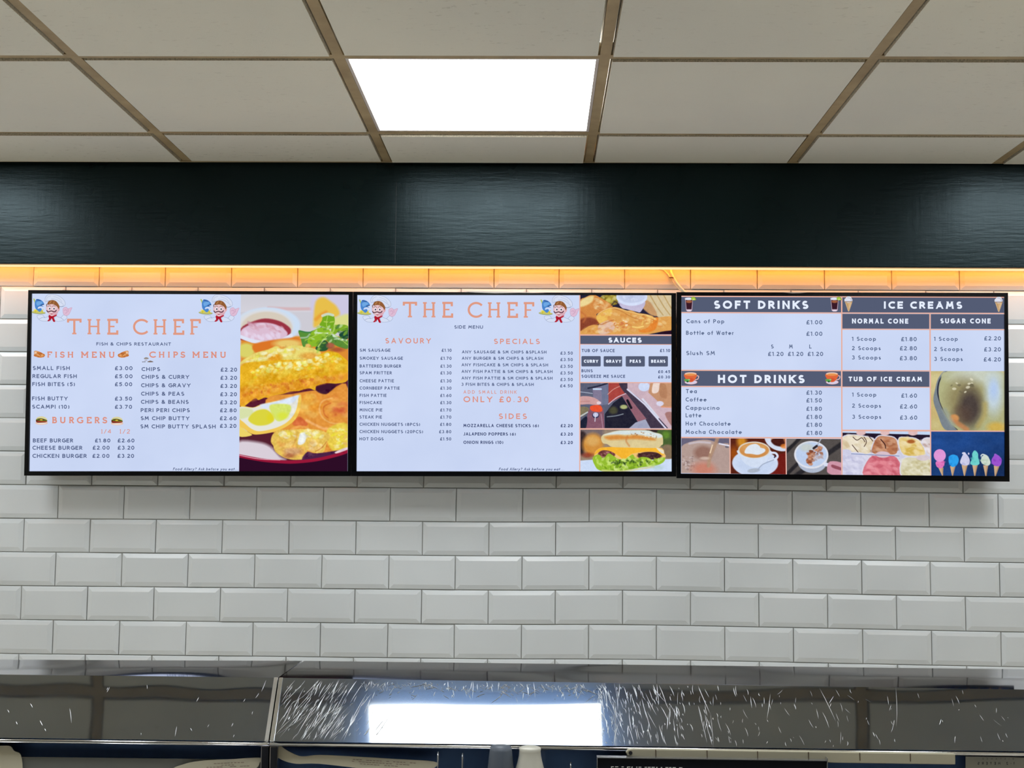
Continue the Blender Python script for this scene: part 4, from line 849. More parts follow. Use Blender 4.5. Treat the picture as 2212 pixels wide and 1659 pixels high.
c.poly([(330, 1225), (400, 1130), (600, 1098), (1340, 1108), (1460, 1190), (1440, 1235), (1330, 1180), (1150, 1175), (960, 1205), (870, 1262), (806, 1300), (720, 1240), (600, 1170), (470, 1150), (390, 1190)], (246, 182, 52), 8); c.poly([(1340, 1108), (1450, 1150), (1460, 1210), (1400, 1180)], (232, 226, 206), 16)
c.poly([(440, 960), (470, 900), (560, 870), (700, 835), (900, 826), (1180, 826), (1300, 860), (1430, 900), (1450, 1040), (1420, 1070), (1360, 1110), (1100, 1112), (830, 1106), (620, 1096), (540, 1050), (470, 1035)], (220, 202, 150), 8)
c.poly([(480, 900), (700, 838), (900, 828), (1180, 828), (1300, 860), (1430, 905), (1380, 950), (1000, 900), (600, 900)], (214, 226, 226), 24); c.poly([(500, 930), (700, 900), (860, 920), (1000, 900), (1250, 940), (1320, 990), (1000, 970), (700, 980), (560, 980)], (214, 136, 58), 40, .9)
c.line([(870, 920), (850, 1000), (900, 1080)], 26, (200, 120, 60), 24, .6); c.blobs([(820, 840), (1300, 870), (1380, 960), (1000, 930)], 30, 5, 10, [(246, 240, 220), (160, 110, 70)], .8, 6)
c.poly([(305, 1270), (400, 1220), (480, 1280), (560, 1200), (640, 1240), (720, 1290), (820, 1300), (900, 1250), (960, 1220), (1010, 1290), (1100, 1260), (1200, 1270), (1290, 1320), (1370, 1280), (1480, 1270), (1460, 1340), (1340, 1400), (1100, 1430), (700, 1500), (420, 1480), (330, 1380)], (150, 190, 52), 10)
c.blobs([(330, 1270), (900, 1290), (1450, 1290), (1300, 1400), (700, 1480), (400, 1440)], 90, 10, 26, [(196, 224, 110), (214, 234, 150), (110, 150, 30), (170, 206, 60)], .8, 10, 2.0, 0, 90); c.blobs([(560, 1320), (1300, 1310), (1200, 1400), (700, 1440)], 34, 6, 16, [(40, 66, 30), (60, 84, 34)], .7, 10, 2, 0, 90)
c.line([(460, 1480), (800, 1490), (1300, 1420)], 26, (214, 206, 150), 16, .8); c.ell(1360, 1430, 90, 40, (176, 206, 206), 0, 40, .6)
c.tex(None, 4, (2.2, 6))
c.to('food_picture', s2, 2)

# --- right screen pictures
c = Cv(1471.2, 946.4, 1575.6, 1023, 1.5, (104, 100, 122), seed=8).view(1460, 930, 5.978)
c.poly([(50, 250), (180, 150), (400, 120), (560, 170), (700, 200), (700, 600), (50, 600)], (180, 156, 148), 12); c.ell(350, 290, 120, 90, (150, 112, 100), 0, 50); c.blobs([(90, 330), (260, 330), (230, 530), (80, 500)], 50, 6, 14, [(206, 190, 190), (140, 116, 112)], .7, 8, 1.2)
c.ell(360, 500, 150, 90, (202, 128, 108), 0, 80, .9); c.line([(540, 90), (500, 200), (440, 330), (420, 460)], 46, (176, 142, 118), 20, .9); c.line([(470, 190), (440, 290)], 14, (240, 214, 180), 10); c.line([(170, 170), (300, 150), (440, 160)], 26, (206, 196, 206), 16, .8); c.ell(660, 210, 26, 16, (110, 104, 116), 0, 6); c.line([(560, 170), (700, 200)], 18, (224, 224, 240), 8)
c.ell(370, 360, 60, 20, (214, 190, 176), 0, 16, .8); c.ell(600, 380, 120, 130, (176, 152, 146), 0, 60, .6)
c.tex(None, 3, (2, 6), tint=(1, 1, 1))
c.to('drink_picture', s3, 2, [(1472, 946.2), (1575.6, 946.4), (1576, 1022.8), (1471.4, 1022)])
c = Cv(1578, 947, 1696.6, 1025, 1.5, (88, 34, 22), seed=9).view(1460, 930, 5.978)
c.ell(850, 140, 60, 90, (206, 138, 40), 0, 60); c.ell(750, 300, 60, 90, (170, 84, 20), 0, 70, .8); c.poly([(1200, 380), (1440, 300), (1440, 600), (1180, 600)], (112, 30, 24), 20)
c.ell(1340, 110, 200, 150, (210, 220, 240), 20, 10); c.ell(1340, 90, 120, 90, (176, 110, 70), 20, 20); c.poly([(1230, 120), (1370, 90), (1400, 200), (1280, 190)], (70, 28, 24), 16); c.ell(1400, 200, 50, 30, (230, 130, 50), 0, 16, .8)
c.ell(1020, 425, 295, 180, (206, 218, 242), 0, 10); c.ell(1020, 440, 240, 140, (194, 210, 238), 0, 50, .7)
c.poly([(810, 250), (1210, 250), (1190, 360), (1120, 450), (1000, 480), (890, 430), (830, 340)], (210, 222, 242), 10); c.line([(1210, 290), (1280, 290), (1310, 330), (1280, 370), (1200, 390)], 28, (216, 226, 246), 8); c.line([(1280, 320), (1270, 350)], 14, (30, 34, 60), 6)
c.ell(1010, 252, 207, 110, (220, 216, 206), 0, 8); c.ell(1010, 256, 190, 98, (206, 142, 78), 0, 8); c.ell(1010, 225, 150, 60, (224, 180, 120), 0, 40, .5)
c.poly([(890, 295), (900, 240), (950, 190), (1030, 172), (1080, 200), (1090, 220), (1150, 240), (1140, 280), (1060, 315), (980, 305)], (222, 230, 240), 10)
c.ell(1000, 522, 80, 28, (170, 180, 196), -8, 10); c.line([(1060, 505), (1120, 440), (1260, 380)], 12, (160, 172, 196), 8)
c.tex(None, 3, (2, 6), tint=(1, 1, 1))
c.to('drink_picture', s3, 2, [(1578, 947), (1696.6, 947.6), (1697.8, 1024.6), (1578.4, 1023.4)])
c = Cv(1699, 948, 1817, 1026, 1.5, (86, 80, 78), seed=10).view(1460, 930, 5.978)
for y in (0, 300): c.line([(1400, 300 + y), (1640, 60 + y)], 46, (40, 38, 42), 16)
c.line([(1500, 620), (2160, 160)], 60, (44, 42, 46), 20); c.poly([(1430, 100), (1560, 100), (1430, 220)], (120, 114, 112), 20)
c.ell(1760, 400, 190, 150, (176, 186, 206), 0, 10); c.ell(1748, 315, 222, 180, (222, 224, 234), 0, 8); c.ell(1748, 312, 200, 160, (188, 206, 236), 0, 12); c.ell(1690, 220, 90, 50, (198, 204, 196), 0, 40, .8)
c.blobs([(1690, 290), (1860, 210), (1910, 250), (1890, 370), (1760, 400), (1720, 460), (1690, 430)], 70, 8, 20, [(150, 84, 54), (176, 106, 70), (206, 150, 120), (120, 60, 40)], .9, 8); c.ell(1850, 350, 70, 50, (196, 210, 236), 0, 30, .6)
c.line([(1820, 200), (1850, 150), (1880, 100)], 14, (170, 176, 190), 6); c.line([(1780, 230), (1820, 200)], 30, (50, 40, 44), 8)
c.line([(1930, 440), (2010, 450)], 46, (216, 222, 240), 8); c.poly([(1990, 400), (2160, 430), (2160, 600), (1980, 560), (1950, 500)], (206, 150, 168), 12); c.poly([(2020, 440), (2160, 490), (2160, 520), (2020, 480)], (130, 60, 74), 12, .8)
c.tex(None, 3, (2, 6), tint=(1, 1, 1))
c.to('drink_picture', s3, 2, [(1698.8, 947.8), (1816.6, 948.4), (1817.2, 1026), (1699.8, 1024.8)])
c = Cv(1820, 931.6, 2009, 1026.6, 1.5, (206, 206, 226), seed=11).view(1810, 920, 5.821)
c.poly([(50, 80), (1180, 110), (1180, 190), (50, 150)], (34, 24, 44), 10, smooth=False); c.poly([(50, 60), (1180, 60), (1180, 110), (50, 85)], (196, 216, 244), 8, smooth=False)
def tub(P_, base, cols, n_=50, grow=14):
    c.poly(P_, (216, 216, 232), 8, grow=grow); c.poly(P_, base, 10)
    c.blobs(P_, n_, 10, 26, cols, .6, 12, 2, 20)
tub([(60, 150), (200, 120), (400, 150), (450, 190), (400, 340), (180, 350), (60, 300)], (222, 208, 178), [(236, 226, 204), (206, 184, 146), (240, 232, 216)])
for q in ([(190, 140), (240, 180), (300, 150), (340, 200)], [(330, 140), (360, 200), (330, 260)], [(180, 240), (220, 290), (260, 340)], [(390, 130), (440, 190)]): c.line(q, 9, (70, 44, 40), 5)
tub([(490, 150), (600, 130), (730, 170), (740, 340), (600, 360), (430, 330)], (182, 118, 84), [(206, 150, 116), (150, 88, 60), (214, 170, 140)]); c.line([(540, 170), (590, 230), (600, 280)], 12, (60, 30, 30), 6)
tub([(770, 170), (860, 150), (1010, 180), (1090, 350), (830, 360)], (226, 200, 130), [(240, 224, 180), (206, 170, 70), (236, 214, 150)]); c.ell(920, 195, 50, 24, (170, 96, 44), 0, 14)
tub([(1070, 180), (1180, 170), (1180, 360), (1130, 330)], (216, 206, 206), [(236, 230, 236), (180, 150, 140)], 16)
tub([(60, 370), (370, 380), (310, 640), (60, 640)], (206, 206, 228), [(222, 222, 242), (186, 186, 216)])
tub([(400, 400), (560, 380), (740, 400), (790, 640), (330, 640)], (214, 118, 132), [(236, 160, 170), (190, 84, 100), (230, 140, 150)], 70)
tub([(820, 420), (1000, 400), (1180, 440), (1180, 640), (820, 640)], (216, 210, 180), [(236, 232, 210), (190, 180, 130), (230, 226, 200)], 60)
for x in (290, 592, 945): c.ell(x, 85, 60, 34, (222, 188, 188), 0, 8)
c.ell(565, 360, 90, 40, (214, 190, 202), 0, 8); c.ell(1070, 400, 85, 36, (214, 200, 206), 0, 8); c.ell(100, 330, 70, 36, (206, 206, 230), 0, 10); c.line([(170, 352), (380, 362), (770, 378)], 8, (110, 130, 180), 5)
c.tex(None, 3, (2, 6), tint=(1, 1, 1))
c.to('ice_cream_picture', s3, 2, [(1820, 931.6), (2008.6, 932), (2009.2, 1027), (1820, 1026)])
c = Cv(2010.8, 801, 2170, 930, 1.4, (196, 180, 120), seed=12).view(1810, 790, 5.821)
c.blobs([(1170, 70), (2100, 70), (2100, 800), (1170, 800)], 60, 40, 90, [(206, 196, 130), (186, 170, 100), (206, 170, 110), (214, 206, 160)], .5, 60)
c.poly([(1340, 60), (1260, 160), (1220, 300), (1200, 440), (1250, 600), (1340, 800), (1500, 800), (1360, 640), (1280, 460), (1270, 300), (1340, 140), (1420, 60)], (122, 132, 140), 10); c.line([(1370, 60), (1280, 180), (1255, 330), (1300, 500), (1400, 680), (1500, 800)], 16, (28, 30, 52), 8)
c.poly([(1390, 60), (2000, 60), (2100, 200), (2100, 700), (1900, 800), (1500, 800), (1300, 500), (1270, 330), (1290, 180)], (176, 176, 130), 14)
c.ell(1750, 120, 330, 110, (206, 214, 206), 0, 120, .8); c.ell(1960, 350, 110, 240, (196, 214, 230), 0, 100, .9); c.ell(1960, 300, 50, 110, (176, 200, 240), 0, 60, .8)
c.ell(1600, 420, 230, 260, (140, 128, 90), 0, 160, .8); c.ell(1660, 530, 140, 230, (72, 62, 60), 0, 120, .95); c.ell(1560, 620, 120, 120, (90, 70, 60), 0, 100, .6)
c.line([(1850, 480), (1840, 620), (1760, 760)], 60, (176, 160, 100), 50, .8); c.blobs([(1500, 90), (1700, 160), (1750, 400), (1380, 280)], 14, 8, 18, [(110, 104, 80), (230, 226, 200)], .8, 8)
c.ell(1460, 660, 60, 50, (206, 146, 90), 0, 24); c.line([(1470, 700), (1620, 800)], 60, (196, 130, 84), 30, .8); c.ell(1990, 770, 110, 60, (206, 174, 84), 0, 50); c.line([(1340, 560), (1440, 740)], 60, (150, 160, 150), 40, .7)
c.tex(None, 3, (2, 6), tint=(1, 1, 1))
c.to('ice_cream_picture', s3, 2, [(2010.8, 801.6), (2169.6, 801.6), (2170.2, 930.4), (2011.2, 930)])
c = Cv(2011.6, 932.2, 2171, 1028.6, 1.7, (30, 62, 118), seed=13).view(1810, 920, 5.821)
c.ell(1350, 140, 400, 200, (38, 84, 160), 0, 300, .8); c.ell(1950, 560, 300, 160, (22, 40, 76), 0, 200, .8); c.blobs([(1180, 80), (2080, 80), (2080, 620), (1180, 620)], 40, 30, 80, [(34, 74, 140), (26, 54, 104)], .3, 60)
def cone(x, y, w_, tip, scoop, shade, P_):
    c.poly([(x - w_, y), (x + w_, y), (tip + 6, 632), (tip - 6, 632)], (206, 172, 136), 6, smooth=False); c.line([(x + w_ - 12, y + 4), (tip + 4, 626)], 12, (166, 126, 92), 8, .7)
    c.poly(P_, scoop, 7); c.blobs(P_, 14, 6, 16, [shade, scoop], .6, 8, 1.6)
cone(1293, 528, 32, 1314, (226, 122, 190), (206, 96, 170), [(1228, 480), (1240, 450), (1290, 440), (1336, 450), (1334, 500), (1300, 538), (1250, 525)]); c.ell(1281, 375, 76, 80, (224, 150, 214), 0, 7)
cone(1443, 510, 34, 1440, (46, 160, 236), (30, 130, 214), [(1392, 430), (1400, 385), (1450, 362), (1505, 385), (1520, 440), (1490, 500), (1440, 520), (1400, 480)])
cone(1593, 494, 38, 1590, (206, 206, 234), (180, 182, 222), [(1538, 470), (1550, 410), (1590, 345), (1630, 370), (1658, 430), (1645, 488), (1590, 500)]); c.ell(1645, 350, 10, 14, (206, 206, 234), 0, 5); c.ell(1585, 345, 24, 14, (214, 214, 236), 0, 6)
cone(1724, 492, 34, 1720, (110, 208, 204), (80, 180, 180), [(1664, 470), (1690, 410), (1690, 350), (1722, 308), (1762, 345), (1766, 400), (1782, 470), (1750, 496), (1690, 494)])
cone(1859, 496, 32, 1860, (206, 218, 206), (176, 200, 176), [(1800, 440), (1812, 390), (1850, 360), (1890, 385), (1920, 460), (1890, 500), (1820, 480)]); c.line([(1800, 375), (1820, 358), (1850, 365)], 14, (214, 224, 222), 5)
cone(1997, 500, 36, 1978, (156, 84, 206), (126, 60, 180), [(1932, 430), (1960, 380), (1985, 350), (2050, 400), (2060, 450), (2040, 500), (1990, 506), (1945, 480)]); c.ell(1980, 360, 14, 12, (150, 96, 200), 0, 5)
c.tex(None, 3, (2, 6), tint=(1, 1, 1))
c.to('ice_cream_picture', s3, 2, [(2011.4, 932.2), (2170.2, 932.8), (2171, 1028.6), (2011.8, 1027.4)])

# --- small coloured marks beside the headings
def chef(scr, shift):
    c = Cv(67.5, 633, 158, 701, 2.6, (210, 220, 244), True, 2).view(50, 620, 7.9)
    ol = (128, 142, 176)
    c.poly([(240, 488), (330, 478), (372, 524), (440, 505), (440, 572), (330, 580), (268, 548)], ol, 4, grow=4); c.poly([(240, 488), (330, 478), (372, 524), (440, 505), (440, 572), (330, 580), (268, 548)], (212, 222, 244), 4)
    c.poly([(555, 500), (640, 524), (690, 478), (748, 512), (700, 566), (590, 584), (540, 562)], ol, 4, grow=4); c.poly([(555, 500), (640, 524), (690, 478), (748, 512), (700, 566), (590, 584), (540, 562)], (212, 222, 244), 4)
    c.line([(272, 546), (330, 520), (372, 524)], 5, ol, 3); c.line([(640, 524), (690, 560)], 5, ol, 3)
    c.poly([(680, 400), (690, 360), (735, 345), (765, 372), (830, 352), (812, 400), (780, 465), (735, 488), (692, 462)], (186, 140, 172), 4, grow=4); c.poly([(680, 400), (690, 360), (735, 345), (765, 372), (830, 352), (812, 400), (780, 465), (735, 488), (692, 462)], (222, 188, 212), 4); c.line([(700, 400), (735, 390), (750, 430), (720, 450)], 6, (190, 144, 176), 4)
    c.line([(765, 376), (770, 420)], 6, (190, 144, 176), 4)
    c.poly([(440, 480), (565, 468), (568, 492), (524, 522), (548, 588), (514, 590), (484, 535), (452, 580), (412, 580), (440, 545)], (176, 24, 44), 5); c.line([(484, 520), (470, 570)], 7, (120, 10, 30), 4)
    c.ell(262, 436, 120, 26, (150, 160, 120), 4, 4); c.ell(262, 430, 112, 20, (196, 196, 110), 4, 4)
    c.blobs([(180, 380), (340, 390), (360, 425), (180, 425)], 24, 7, 13, [(220, 206, 70), (196, 184, 50), (236, 226, 120)], 1, 4, 2.2, 0, 90)
    c.poly([(172, 200), (196, 205), (215, 262), (205, 300), (190, 250)], (176, 196, 110), 4)
    c.poly([(200, 260), (235, 205), (300, 220), (345, 260), (358, 300), (320, 312), (350, 336), (305, 330), (262, 340), (250, 372), (300, 360), (318, 390), (285, 424), (245, 400), (205, 350)], (74, 134, 206), 6); c.poly([(225, 262), (290, 240), (330, 270), (290, 300), (240, 320)], (120, 176, 232), 12, .8); c.line([(228, 215), (300, 235)], 14, (50, 84, 150), 6); c.line([(300, 312), (352, 296)], 10, (24, 34, 80), 4)
    c.poly([(385, 250), (378, 190), (430, 130), (520, 128), (620, 160), (700, 230), (716, 300), (670, 335), (600, 330), (540, 290), (450, 230)], ol, 5, grow=4); c.poly([(385, 250), (378, 190), (430, 130), (520, 128), (620, 160), (700, 230), (716, 300), (670, 335), (600, 330), (540, 290), (450, 230)], (214, 222, 242), 5)
    c.line([(400, 240), (410, 180), (470, 150)], 6, (176, 188, 214), 5); c.line([(480, 200), (580, 220), (690, 300)], 6, (170, 182, 210), 5); c.line([(520, 160), (620, 200), (660, 260)], 6, (180, 192, 216), 5); c.line([(560, 300), (640, 335), (690, 320)], 6, ol, 4)
    c.poly([(404, 330), (500, 282), (606, 330), (606, 400), (560, 460), (490, 494), (440, 460), (402, 400)], (196, 150, 160), 4, grow=4); c.poly([(404, 330), (500, 282), (606, 330), (606, 400), (560, 460), (490, 494), (440, 460), (402, 400)], (230, 196, 202), 6); c.ell(606, 378, 20, 32, (222, 170, 178), 0, 4); c.ell(545, 440, 50, 40, (214, 160, 176), 0, 30, .7)
    c.poly([(420, 300), (430, 245), (500, 222), (570, 250), (620, 330), (604, 375), (575, 330), (500, 292)], (146, 92, 52), 6); c.line([(450, 280), (480, 240)], 10, (196, 146, 90), 6); c.line([(520, 285), (530, 245)], 10, (190, 140, 84), 6); c.line([(404, 330), (400, 300), (425, 285)], 12, (120, 70, 50), 5)
    for x in (450, 524): c.ell(x, 366, 23, 26, (238, 236, 246), 0, 6, .9); c.ell(x + 3, 370, 12, 14, (44, 40, 56), 0, 4); c.line([(x - 26, 335), (x, 318), (x + 26, 332)], 6, (96, 56, 46), 4)
    c.ell(482, 400, 24, 18, (236, 200, 206), 0, 4)
    c.line([(404, 402), (425, 424), (452, 416), (484, 408), (516, 420), (545, 420), (566, 396)], 15, (70, 34, 50), 4); c.poly([(452, 440), (485, 448), (520, 438), (500, 464), (472, 464)], (170, 70, 90), 4); c.line([(462, 446), (510, 446)], 8, (248, 246, 250), 3)
    return c.to('chef_emblem', scr, 3, shift=shift)
chef(s1, (0, 0)); chef(s1, (361, .9)); chef(s2, (703.7, 2)); chef(s2, (1095.6, 2))
def battered(scr, flip):
    c = Cv(73, 757, 99, 775, 3, (220, 140, 70), True, 4).view(50, 620, 7.9)
    P_ = [(190, 1100), (225, 1090), (300, 1115), (370, 1160), (350, 1190), (300, 1205), (240, 1195), (200, 1170)]
    c.poly(P_, (206, 128, 66), 5); c.blobs(P_, 16, 8, 18, [(232, 170, 110), (176, 96, 44)], .8, 8); c.ell(212, 1120, 22, 22, (236, 196, 160), 0, 8); c.line([(240, 1120), (300, 1170)], 8, (150, 76, 30), 5)
    if flip: c.to('battered_fish_mark', scr, 3, quad=[(278.4, 757), (252.4, 757), (252.4, 775), (278.4, 775)])
    else: c.to('battered_fish_mark', scr, 3)
battered(s1, False); battered(s1, True)
def burger(shift):
    c = Cv(76, 898, 104, 919, 3, (220, 200, 170), True, 4).view(50, 820, 7.541)
    c.poly([(212, 690), (300, 680), (390, 692), (385, 722), (300, 736), (215, 722)], (228, 192, 176), 5); c.ell(300, 716, 74, 10, (240, 226, 216), 0, 6)
    c.poly([(218, 640), (300, 630), (385, 660), (380, 690), (300, 700), (218, 695)], (92, 40, 26), 5); c.line([(222, 650), (300, 668), (384, 668)], 14, (96, 130, 44), 6); c.line([(230, 680), (300, 684), (380, 680)], 10, (200, 70, 50), 6)
    c.poly([(216, 645), (240, 612), (310, 600), (365, 620), (388, 655), (300, 636)], (218, 212, 160), 5); c.line([(232, 640), (300, 636), (380, 660)], 8, (70, 96, 30), 5); c.ell(295, 655, 24, 9, (236, 200, 60), 0, 5)
    c.to('burger_mark', s1, 3, shift=shift)
burger((0, 0)); burger((163, .9))
c = Cv(305, 771, 333, 784, 3, (120, 110, 100), True, 4).view(300, 620, 7.9)
c.poly([(90, 1215), (125, 1200), (165, 1215), (150, 1228), (100, 1228)], (150, 140, 130), 4); c.line([(60, 1278), (110, 1276)], 9, (110, 110, 120), 4); c.poly([(145, 1280), (195, 1258), (245, 1280)], (128, 112, 104), 4); c.ell(120, 1250, 20, 8, (196, 190, 206), 0, 4)
c.to('chips_mark', s1, 3)
def cola(shift):
    c = Cv(1477, 641, 1505, 674, 2.6, (60, 40, 50), True, 4).view(1460, 620, 5.978)
    c.poly([(118, 150), (222, 150), (210, 300), (190, 316), (150, 316), (132, 300)], (196, 176, 196), 4, smooth=False); c.poly([(126, 168), (214, 168), (202, 288), (138, 288)], (58, 26, 40), 5, smooth=False); c.ell(170, 188, 40, 18, (160, 96, 66), 0, 8)
    c.ell(165, 152, 52, 16, (222, 232, 248), 0, 4); c.poly([(198, 160), (205, 132), (240, 130), (260, 165), (225, 172)], (156, 190, 60), 5); c.ell(228, 158, 18, 8, (206, 224, 130), 0, 4); c.ell(170, 305, 34, 9, (232, 220, 236), 0, 5)
    c.to('cola_glass_mark', s3, 4, shift=shift)
cola((0, 0)); cola((314.4, 0))
def tea(shift):
    c = Cv(1475, 802, 1512, 832, 2.6, (200, 90, 50), True, 4).view(1460, 790, 5.978)
    c.ell(195, 212, 80, 28, (216, 206, 228), 0, 4); c.line([(262, 130), (292, 135), (285, 170), (250, 182)], 9, (228, 206, 214), 4)
    c.poly([(114, 108), (264, 108), (250, 170), (215, 208), (165, 208), (128, 170)], (222, 104, 60), 5); c.ell(190, 106, 76, 20, (228, 214, 206), 0, 4); c.ell(190, 114, 66, 16, (232, 150, 84), 0, 5); c.ell(190, 180, 40, 22, (206, 76, 50), 0, 14, .7)
    c.ell(142, 190, 36, 18, (96, 166, 84), 10, 5); c.ell(150, 205, 14, 10, (30, 90, 40), 0, 4); c.ell(170, 180, 14, 10, (140, 200, 120), 0, 4)
    c.to('tea_cup_mark', s3, 4, shift=shift)
tea((0, 0)); tea((305.2, 0))
def icecone(shift):
    c = Cv(1822, 640, 1843, 675, 2.6, (220, 200, 180), True, 4).view(1810, 620, 5.821)
    c.poly([(90, 185), (180, 185), (140, 306), (130, 306)], (206, 170, 124), 5, smooth=False); c.line([(110, 195), (135, 280)], 5, (170, 130, 84), 4); c.line([(160, 195), (135, 270)], 5, (232, 206, 170), 4)
    c.ell(132, 165, 50, 32, (216, 222, 240), 0, 5); c.ell(136, 140, 34, 22, (226, 228, 240), 0, 5); c.line([(120, 135), (160, 145), (172, 175)], 7, (170, 176, 200), 5); c.line([(92, 185), (178, 185)], 9, (150, 110, 70), 4)
    c.to('cone_mark', s3, 4, shift=shift)
icecone((0, 0)); icecone((324.3, .9))

# scraps of clear film left on the top edges of two screens
def film(scr, pts):
    b = MB(); up_ = [scr.p * 0 + at(x, y, scr.p, scr.n) + scr.n * .0008 for x, y in pts]
    b.prism(up_, [p - scr.n * .0006 for p in up_]); b.build('protective_film', FILM, scr.root)
FILM = mat('wrinkled_film', (176, 168, 160), .25)
film(s2, [(1000, 628.5), (1010, 631), (1030, 632), (1070, 633.4), (1120, 632.6), (1145, 633), (1180, 632.8), (1130, 631), (1060, 629.8)])
film(s3, [(1690, 631.4), (1712, 633.6), (1728, 633.2), (1745, 631.6)])

# ------------------------------------------------------------------ cable from the strip light down behind the right screen
r = empty('power_cable', (0, WALL_Y - .02, 2.13), 'cream power cable hanging from the light strip behind the top of two screens', 'cable')
def wq(x, y, d=.02): return at(x, y, (0, WALL_Y - d, 0), (0, 1, 0))
pts = [(1422, 578.5), (1434, 583), (1443, 592), (1450, 602), (1457, 613), (1466, 623), (1480, 636), (1494, 650)]
cvs = [wq(x, y, .016) for x, y in pts]
b = MB(); b.tube(cvs, .0022, 10); b.build('thin_lead', M['cable'], r, smooth=True)
pts = [(1449, 580), (1450, 588), (1454, 598), (1461, 610), (1471, 622), (1484, 635), (1496, 648)]
b = MB(); b.tube([wq(x, y, .02) for x, y in pts], .0036, 12); b.build('main_lead', M['cable'], r, smooth=True)
q = wq(1452, 600, .02); b = MB(); b.tube([q + np.array([-.008, .002, .001]), q + np.array([0, -.005, 0]), q + np.array([.008, .002, -.001])], .0016, 8); b.build('tie', M['dark'], r)
# ------------------------------------------------------------------ steel frying range in front of the wall
ZT_R = 1.55 - .278; ZN = (0, 0, 1)
TILT = math.radians(43.66)
sv = np.array([0, -math.sin(TILT), -math.cos(TILT)])
def top(x, y): return at(x, y, (0, 0, ZT_R), ZN)
def range_unit(label, bl, br, fr_, fl, depth_px, name='frying_range'):
    """top panel from its four corners, then the sloping front, the lip and the glazed body below"""
    BL, BR, FR, FL = top(*bl), top(*br), top(*fr_), top(*fl)
    c0 = (BL + BR + FR + FL) / 4
    r = empty(name, (float(c0[0]), float(c0[1]), 0.0), label, 'frying range', 'steel frying ranges along the counter')
    e = FR - FL; n_ = np.cross(e, sv); n_ /= np.linalg.norm(n_)
    if n_[1] > 0: n_ = -n_
    BLo = at(depth_px[0][0], depth_px[0][1], FL, n_); BRo = at(depth_px[1][0], depth_px[1][1], FL, n_)
    return r, BL, BR, FR, FL, BLo, BRo, n_

def build_unit(label, bl, br, fr_, fl, bot, seam_left=None, seam_right=None):
    r, BL, BR, FR, FL, PL, PR, n_ = range_unit(label, bl, br, fr_, fl, bot)
    dn = np.array([0, 0, -1.0])
    # top sheet with gentle dents, a fine grid so the reflections bend
    b = MB(); nu, nv = 60, 6; b0 = []
    for j in range(nv + 1):
        for i in range(nu + 1):
            u, v = i / nu, j / nv
            p = (BL * (1 - u) + BR * u) * (1 - v) + (FL * (1 - u) + FR * u) * v
            b0.append(p + np.array([0, 0, .0006 * math.sin(u * 9 + 1) * math.sin(v * 3)]))
    b.add(b0, [(j * (nu + 1) + i, (j + 1) * (nu + 1) + i, (j + 1) * (nu + 1) + i + 1, j * (nu + 1) + i + 1) for j in range(nv) for i in range(nu)])
    b.build('top_panel', M['steeltop'], r, smooth=True)
    # sloping front
    b = MB(); nu, nv = 80, 10; b0 = []
    for j in range(nv + 1):
        for i in range(nu + 1):
            u, v = i / nu, j / nv
            p = (FL * (1 - u) + FR * u) * (1 - v) + (PL * (1 - u) + PR * u) * v
            b0.append(p + n_ * (.00006 * math.sin(u * 31) * math.sin(math.pi * v)))
    b.add(b0, [(j * (nu + 1) + i, (j + 1) * (nu + 1) + i, (j + 1) * (nu + 1) + i + 1, j * (nu + 1) + i + 1) for j in range(nv) for i in range(nu)])
    b.build('front_panel', M['steel'], r, smooth=True)
    # rolled edges
    b = MB(); b.tube([FL + np.array([0, .001, -.0022]), FR + np.array([0, .001, -.0022])], .0022, 12); b.build('top_edge', M['trim'], r, smooth=True)
    b = MB(); rr = .0028
    b.tube([PL + n_ * -.0015 - np.array([0, 0, rr]), PR + n_ * -.0015 - np.array([0, 0, rr])], rr, 14); b.build('bottom_edge', M['trim'], r, smooth=True)
    # body: back, ends
    b = MB(); zf = .0
    for a_, c2 in ((BL, BR),):
        b.quad(a_ + dn * (a_[2] - .0), c2 + dn * (c2[2] - .0), c2, a_)
    for (T0, F0, P0) in ((BL, FL, PL), (BR, FR, PR)):
        g = P0 + np.array([0, .012, -.006])
        b.add([T0, F0, P0, g, np.array([g[0], g[1], .86]), np.array([T0[0], T0[1], .86])], [(0, 1, 2, 3, 4, 5)])
    b.build('end_panel', M['steeltop'], r)
    gl0 = PL + np.array([0, .014, -.006]); gl1 = PR + np.array([0, .014, -.006])
    zb = .86
    b = MB(); b.quad(np.array([gl0[0], gl0[1], zb]), np.array([gl1[0], gl1[1], zb]), gl1, gl0); b.build('front_glass', M['glass'], r)
    b = MB()
    b.prism([np.array([gl0[0], gl0[1] - .14, 0.0]), np.array([gl1[0], gl1[1] - .14, 0.0]), np.array([gl1[0], gl1[1] - .14, zb]), np.array([gl0[0], gl0[1] - .14, zb])],
            [np.array([BL[0], BL[1], 0.0]), np.array([BR[0], BR[1], 0.0]), np.array([BR[0], BR[1], zb]), np.array([BL[0], BL[1], zb])])
    b.build('base_cabinet', M['steeltop'], r)
    # added back panel: blue stands in for reflection, set forward to catch light
    bk0 = np.array([gl0[0] + .004, gl0[1] + .018, 0]); bk1 = np.array([gl1[0] - .004, gl1[1] + .018, 0])
    b = MB(); b.quad(bk0 + (0, 0, zb + .001), bk1 + (0, 0, zb + .001), bk1 + (0, 0, PL[2] + .02), bk0 + (0, 0, PL[2] + .02)); b.build('reflection_back', M['navy'], r)
    return r, dict(BL=BL, BR=BR, FR=FR, FL=FL, PL=PL, PR=PR, n=n_, gl0=gl0, gl1=gl1, zb=zb)

